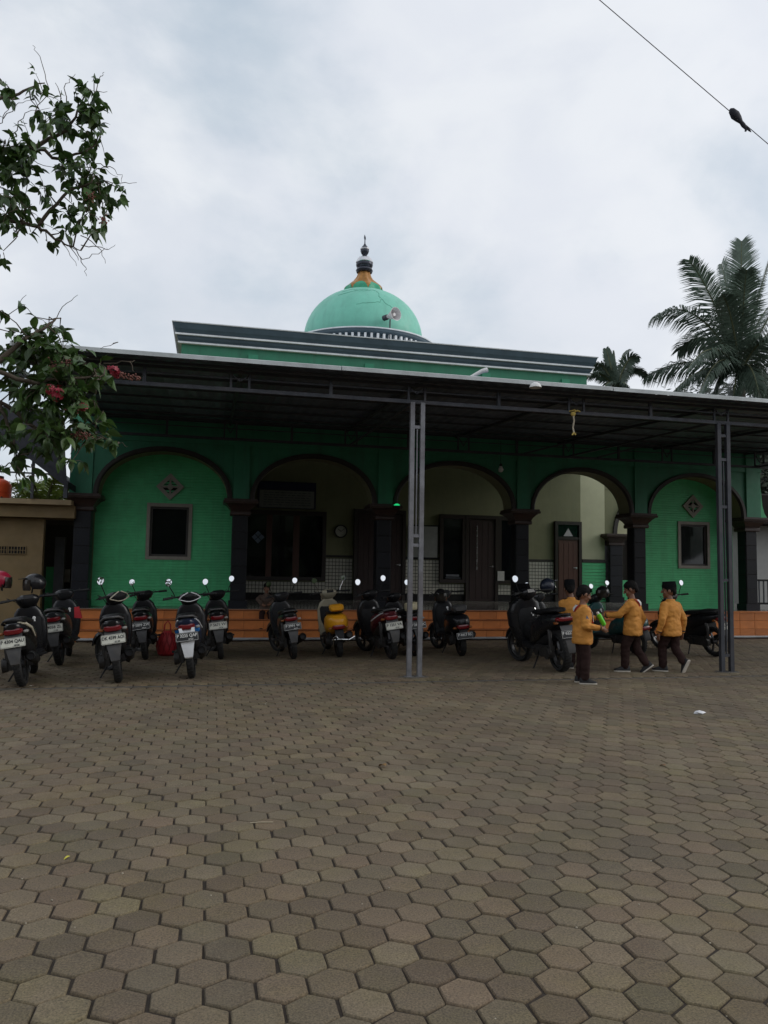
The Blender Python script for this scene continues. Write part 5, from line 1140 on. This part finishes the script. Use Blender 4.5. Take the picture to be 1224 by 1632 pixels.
def person(label, loc, head_deg, legs, arms, turn=(0, 0), lean=(0, 0), H=1.3, hat=None, scarf=None, jacket=jacket_m, badge=False, z0=0, hip=.64, group='schoolchildren in ochre jackets', wr=.0095):
    """legs: (hipless) [(knee, ankle, toe dir pitch deg)] left, right; arms: [(elbow, wrist, finger dir, curl)]"""
    s = H/1.3; t = thing('person', label, 'person', loc, (0, 0, R_(head_deg)), group); t.scale = (s, s, s)
    lx, ly = lean; dz = hip-.64
    def T(x, y, z): f = max(0, (z-.64))/.5; return V((x+lx*f, y+ly*f, z+dz))      # the trunk leans from the hips
    body, jk, tr = MB(), MB(), MB()
    # trunk
    tor = [(.60, .115, .085), (.68, .12, .085), (.78, .105, .078), (.90, .128, .09), (.98, .135, .085), (1.02, .09, .06), (1.05, .045, .045)]
    def el(z, a, b, yo=0): c = T(0, yo, z); return ring(c.x, c.y, c.z, a, b, 'xy', 2.3, 20)
    body.loft([el(z, a, b) for z, a, b in tor])
    jt = [(.52, .16, .122), (.55, .17, .13), (.66, .165, .126), (.78, .15, .112), (.90, .165, .118), (.975, .165, .105), (1.01, .13, .084), (1.035, .068, .066), (1.05, .058, .060)]
    if hip < .5: jt = [(.62, .14, .11)] + jt[2:]
    jk.loft([el(z, a, b) for z, a, b in jt])
    neck0, neck1 = T(0, -.0, 1.02), T(0, .018, 1.10); body.cap2(neck0, neck1, .044, .042)
    # head
    hc = T(0, .03, 1.185); Rm = Euler((R_(-turn[1]), 0, R_(turn[0])), 'ZYX').to_matrix(); Rm = Matrix.Rotation(R_(turn[0]), 3, 'Z') @ Matrix.Rotation(R_(-turn[1]), 3, 'X')
    Hd = lambda x, y, z: hc + Rm @ V((x, y, z))
    body.ell(hc+Rm @ V((0, -.012, .018)), (.074, .092, .095), 20, 14, Rm); body.ell(Hd(0, .028, -.045), (.054, .056, .062), 16, 10, Rm)
    body.cap2(Hd(0, .088, .012), Hd(0, .102, -.022), .009, .014, 10); body.ell(Hd(0, .102, -.026), (.018, .012, .01), 10, 6, Rm)
    body.ell(Hd(0, .07, .03), (.05, .016, .012), 12, 6, Rm)
    for q in (-1, 1):
        body.ell(Hd(q*.074, -.01, -.008), (.011, .022, .032), 10, 8, Rm); body.ell(Hd(q*.04, .055, -.03), (.022, .022, .022), 10, 8, Rm)
    body.ell(Hd(0, .082, -.056), (.024, .01, .007), 10, 6, Rm); body.ell(Hd(0, .08, -.067), (.02, .01, .007), 10, 6, Rm); body.ell(Hd(0, .068, -.092), (.022, .018, .014), 10, 6, Rm)
    # arms and hands
    for sd, (elb, wri, fd, curl) in zip((-1, 1), arms):
        sh = T(sd*.135, 0, .965); E_, W_ = V(elb)+V((0, 0, dz)), V(wri)+V((0, 0, dz))
        body.cap2(sh, E_, .036, .03); body.cap2(E_, W_, .03, .021)
        jk.cap2(sh+V((sd*.004, 0, .0)), E_, .064, .055, 16); jk.cap2(E_, lp(E_, W_, .93), .052, .04, 16)
        d = V(fd).normalized(); inw = V((-sd, 0, 0)) - d*V((-sd, 0, 0)).dot(d)
        inw = inw.normalized() if inw.length > .1 else V((0, 1, 0)); ac = d.cross(inw).normalized()   # across the palm
        if ac.y < 0: ac = -ac                        # the thumb side faces forward
        pc = W_ + d*.042; rot = Matrix((ac, d, inw)).transposed(); body.ell(pc, (.031, .043, .015), 12, 8, rot); body.cap2(W_-d*.01, W_+d*.02, .02, .02)
        for k in range(4):
            b0 = W_ + d*.072 + ac*(.0225-.015*k); Lg = (.05, .056, .052, .04)[k]; p = b0; dd = d.copy()
            for ph, fr in enumerate((.45, .32, .23)):
                dd = (dd*math.cos(R_(curl*(.7+.3*ph))) + inw*math.sin(R_(curl*(.7+.3*ph)))).normalized(); inw2 = inw
                q = p + dd*Lg*fr; body.cap2(p, q, .0078-.0008*ph, .0072-.0008*ph, 8); p = q
        th = (d*.55+ac*.75+inw*.35).normalized(); b0 = W_+d*.022+ac*.022; q = b0+th*.026; body.cap2(b0, q, .0095, .0088, 8); q2 = q+(th*.6+d*.6+inw*.4).normalized()*.024; body.cap2(q, q2, .0085, .0072, 8)
        cf = MB(); m1, m2 = lp(E_, W_, .86), lp(E_, W_, .955); cf.tube([m1, m2], [.045, .042], 16); t_c = cf
        t_c.build('cuff', cuff_m if jacket is jacket_m else jacket, t, 50)
    # legs
    for sd, (kn, an, pitch, yaw) in zip((-1, 1), legs):
        hp = V((sd*.064, 0, .62+dz)); K, A_ = V(kn), V(an)
        body.cap2(hp, K, .062, .042); body.cap2(K, A_, .042, .028)
        tr.cap2(hp, K, .080, .066, 16); tr.cap2(K, lp(K, A_, .93), .066, .058, 16)
        fy = Matrix.Rotation(R_(yaw), 3, 'Z') @ Matrix.Rotation(R_(pitch), 3, 'X')
        P = lambda x, y, z: A_ + fy @ V((x, y, z))
        body.cap2(P(0, -.02, -.025), P(0, .1, -.04), .025, .02)
        sh_ = MB().loft([[P(x, y, z) for x, z in ((-w, -.048), (w, -.048), (w, -.03), (w*.75, top), (-w*.75, top), (-w, -.03))] for y, w, top in ((-.065, .022, -.005), (-.055, .032, .02), (-.01, .035, .032), (.04, .037, .012), (.1, .042, -.012), (.14, .036, -.024), (.158, .02, -.034))])
        so = sh_.build('shoe', shoe_m, t, 60)
        MB().loft([[P(x, y, z) for x, z in ((-w, -.064), (w, -.064), (w, -.0475), (-w, -.0475))] for y, w in ((-.07, .022), (-.058, .035), (-.01, .037), (.05, .039), (.1, .044), (.14, .039), (.162, .022))]).build('sole', sole_m, so, 60)
    c0 = T(0, 0, .64); tr.loft([ring(0, 0, z+dz, a, b, 'xy', 2.3, 20) for z, a, b in ((.58, .12, .1), (.64, .132, .102), (.74, .12, .09))])
    remesh(body, 'body', skin_m, t, .0065, smooth_it=2)
    remesh(jk, 'jacket' if jacket is jacket_m else 'shirt', jacket, t, .011, wr, 13, 3, (1, 1, 1.6)); remesh(tr, 'trousers', trouser_m, t, .011, wr, 12, 3, (1, 1, 1.5))
    # eyes, hair, hat, scarf
    e = MB()
    for q in (-1, 1): e.ell(Hd(q*.03, .079, .012), (.0105, .006, .006), 10, 6, Rm)
    e.build('eyes', mat('eye white', (.4, .38, .35), .3), t, 60) if 'eye white' not in MATS else e.build('eyes', MATS['eye white'], t, 60)
    e = MB()
    for q in (-1, 1): e.ell(Hd(q*.03, .0845, .012), (.0055, .002, .0055), 8, 5, Rm); e.tube([Hd(q*.014, .087, .034), Hd(q*.032, .084, .038), Hd(q*.05, .07, .033)], .0035, 5)
    e.build('brows', hair_m, t, 60)
    h = MB()
    h.ell(Hd(0, -.02, .035), (.081, .096, .092), 20, 12, Rm)
    for q in (-1, 1): h.ell(Hd(q*.066, -.012, .012), (.014, .04, .05), 10, 8, Rm)
    h.ell(Hd(0, -.07, -.015), (.062, .042, .062), 14, 10, Rm)
    for _ in range(26): a = rng.uniform(-.6, .6); h.cap2(Hd(.07*math.sin(a*2), .045, .095), Hd(.066*math.sin(a*2), .074, .058), .009, .005, 6)
    remesh(h, 'hair', hair_m, t, .008, .004, 60, 1)
    if hat:
        g = MB()
        def hr(z, k_=1, dy=0): return [Hd(.082*k_*math.cos(2*math.pi*j/28), -.014+dy+.1*k_*math.sin(2*math.pi*j/28), z) for j in range(28)]
        g.loft([hr(.045, 1.0), hr(.05, 1.015), hr(.125, .96), hr(.137, .93), hr(.132, .86)]); g.build('peci_cap', cap_m, t, 50)
    if scarf:
        g = MB(); g.loft([[T(sx*.02, -.108, .925), T(sx*.05, -.112, .97), T(sx*.078, -.085, 1.02), T(sx*.075, -.04, 1.045), T(sx*.055, -.06, 1.045)] for sx in (-1, -.5, 0, .5, 1)], cap=False, closed=False); g.build('scarf', scarf_r, t, 60)
        g = MB(); g.loft([[T(sx*.018, -.118, .955), T(sx*.03, -.1195, .975), T(sx*.045, -.112, 1.0), T(sx*.05, -.075, 1.04)] for sx in (-1, 0, 1)], cap=False, closed=False); g.build('scarf_patch', scarf_w, t, 60)
        g = MB()
        for q in (-1, 1): g.loft([[T(q*.07-.008, .055, 1.035), T(q*.07+.014, .055, 1.035), T(q*.07+.014, .062, 1.03), T(q*.07-.008, .062, 1.03)], [T(q*.03-.018, .118, .94), T(q*.03+.018, .118, .94), T(q*.03+.018, .127, .94), T(q*.03-.018, .127, .94)], [T(q*.045-.02, .128, .80), T(q*.045+.016, .128, .80), T(q*.045+.016, .135, .80), T(q*.045-.02, .135, .80)]])
        g.build('scarf_tail', scarf_r, t, 60)
        g = MB()
        for q in (-1, 1): g.loft([[T(q*.088-.006, .04, 1.03), T(q*.088+.01, .04, 1.03), T(q*.088+.01, .05, 1.03), T(q*.088-.006, .05, 1.03)], [T(q*.055-.01, .118, .94), T(q*.055+.01, .118, .94), T(q*.055+.01, .126, .94), T(q*.055-.01, .126, .94)], [T(q*.07-.012, .127, .82), T(q*.07+.01, .127, .82), T(q*.07+.01, .133, .82), T(q*.07-.012, .133, .82)]])
        g.build('scarf_edge', scarf_w, t, 60)
    else:
        g = MB(); g.loft([ring(*T(0, .0, z), a, b, 'xy', 2.2, 18) for z, a, b in ((1.03, .066, .066), (1.06, .058, .06), (1.062, .052, .054))]); g.build('collar', jacket, t, 60)
    if badge:
        for sd in (badge if isinstance(badge, tuple) else (1,)):
            E_ = V(arms[0 if sd < 0 else 1][0])+V((0, 0, dz)); c = lp(T(sd*.135, 0, .965), E_, .45)
            g = MB(); o_ = sd*.059
            g.prism([(-.03, -.035), (.03, -.035), (0, .04)], -.002, .002)
            b = g.build('badge', mat('blue grey badge', (.13, .17, .24), .7), t); b.location = c+V((o_, 0, 0)); b.rotation_euler = (0, R_(-8*sd), R_(90))
    return t
boy = person('schoolboy with bare black hair and red and white scarf, holding a green bottle', (4.86, 9.30, .0), -97, ((( -.075, .015, .34), (-.075, -.01, .064), 0, 6), ((.08, .02, .34), (.082, .0, .064), 0, -8)),
       (((-.185, .03, .765), (-.10, .215, .86), (.15, .8, .25), 38), ((.2, -.03, .77), (.165, .20, .745), (-.15, .85, -.45), 22)), turn=(6, 20), H=1.285, scarf=True, badge=(1,))
person('schoolboy with a red scarf walking with one arm stretched out', (6.20, 10.28, 0), 42, (((-.075, .09, .35), (-.075, .09, .064), 0, 30), ((.075, -.02, .34), (.085, -.17, .11), -38, 20)),
       (((-.21, .13, .82), (-.19, .335, .80), (.1, .9, -.15), 10), ((.18, -.09, .755), (.16, -.02, .57), (0, .3, -1), 18)), turn=(12, 22), H=1.34, scarf=True, badge=(1,))
person('schoolboy in a black peci cap walking away with arms hanging', (6.80, 10.22, 0), 18, (((-.075, .10, .35), (-.08, .08, .064), 0, 40), ((.075, -.01, .34), (.08, -.16, .15), -64, 10)),
       (((-.225, -.03, .765), (-.235, .03, .575), (0, .1, -1), 14), ((.225, -.05, .765), (.23, -.02, .575), (0, .12, -1), 14)), turn=(38, 4), H=1.325, hat=True)
person('schoolboy in a dark cap leaning, mostly hidden behind the boy with the bottle', (5.52, 10.75, 0), -25, (((-.075, .02, .34), (-.075, -.02, .064), 0, 0), ((.08, .03, .34), (.085, .02, .064), 0, 0)),
       (((-.2, .03, .76), (-.16, .18, .68), (.2, .8, -.4), 15), ((.2, .03, .76), (.15, .2, .70), (-.1, .9, -.3), 15)), turn=(10, 10), lean=(-.09, .02), H=1.32, hat=True)
person('person in a dim brown shirt sitting on the porch step behind a scooter', (1.16, 15.86, .0), 176, (((-.1, .30, .62), (-.1, .34, .29), 0, 6), ((.1, .30, .62), (.1, .34, .29), 0, -6)),
       (((-.2, .08, .92), (-.10, .26, .82), (.5, .8, -.2), 25), ((.2, .08, .92), (.10, .26, .80), (-.5, .8, -.2), 25)), turn=(-8, 12), H=1.12, hip=.66, jacket=shirt_m, group='people sitting on the porch', wr=.004)
g = thing('bottle', 'bright green drinking bottle in the hand of the nearest boy', 'bottle', (0, 0, 0))
gm = mat('lime green bottle', (.13, .62, .03), .3, var=.05)
hand = boy.matrix_world if False else Matrix.Translation(boy.location) @ Euler(boy.rotation_euler).to_matrix().to_4x4() @ Matrix.Scale(1.285/1.3, 4)
hp = hand @ V((-.055, .275, .87)); g.location = hp; g.rotation_euler = (R_(0), R_(150), R_(0))
MB().lathe([(.02, -.055), (.031, -.05), (.032, .0), (.032, .10), (.028, .115), (.015, .12)], (0, 0, 0), 20).build('bottle_body', gm, g, 40)
MB().lathe([(.017, -.085), (.019, -.08), (.019, -.056), (.01, -.055)], (0, 0, 0), 16).build('bottle_cap', mat('white cap', (.6, .62, .58), .4), g, 40)
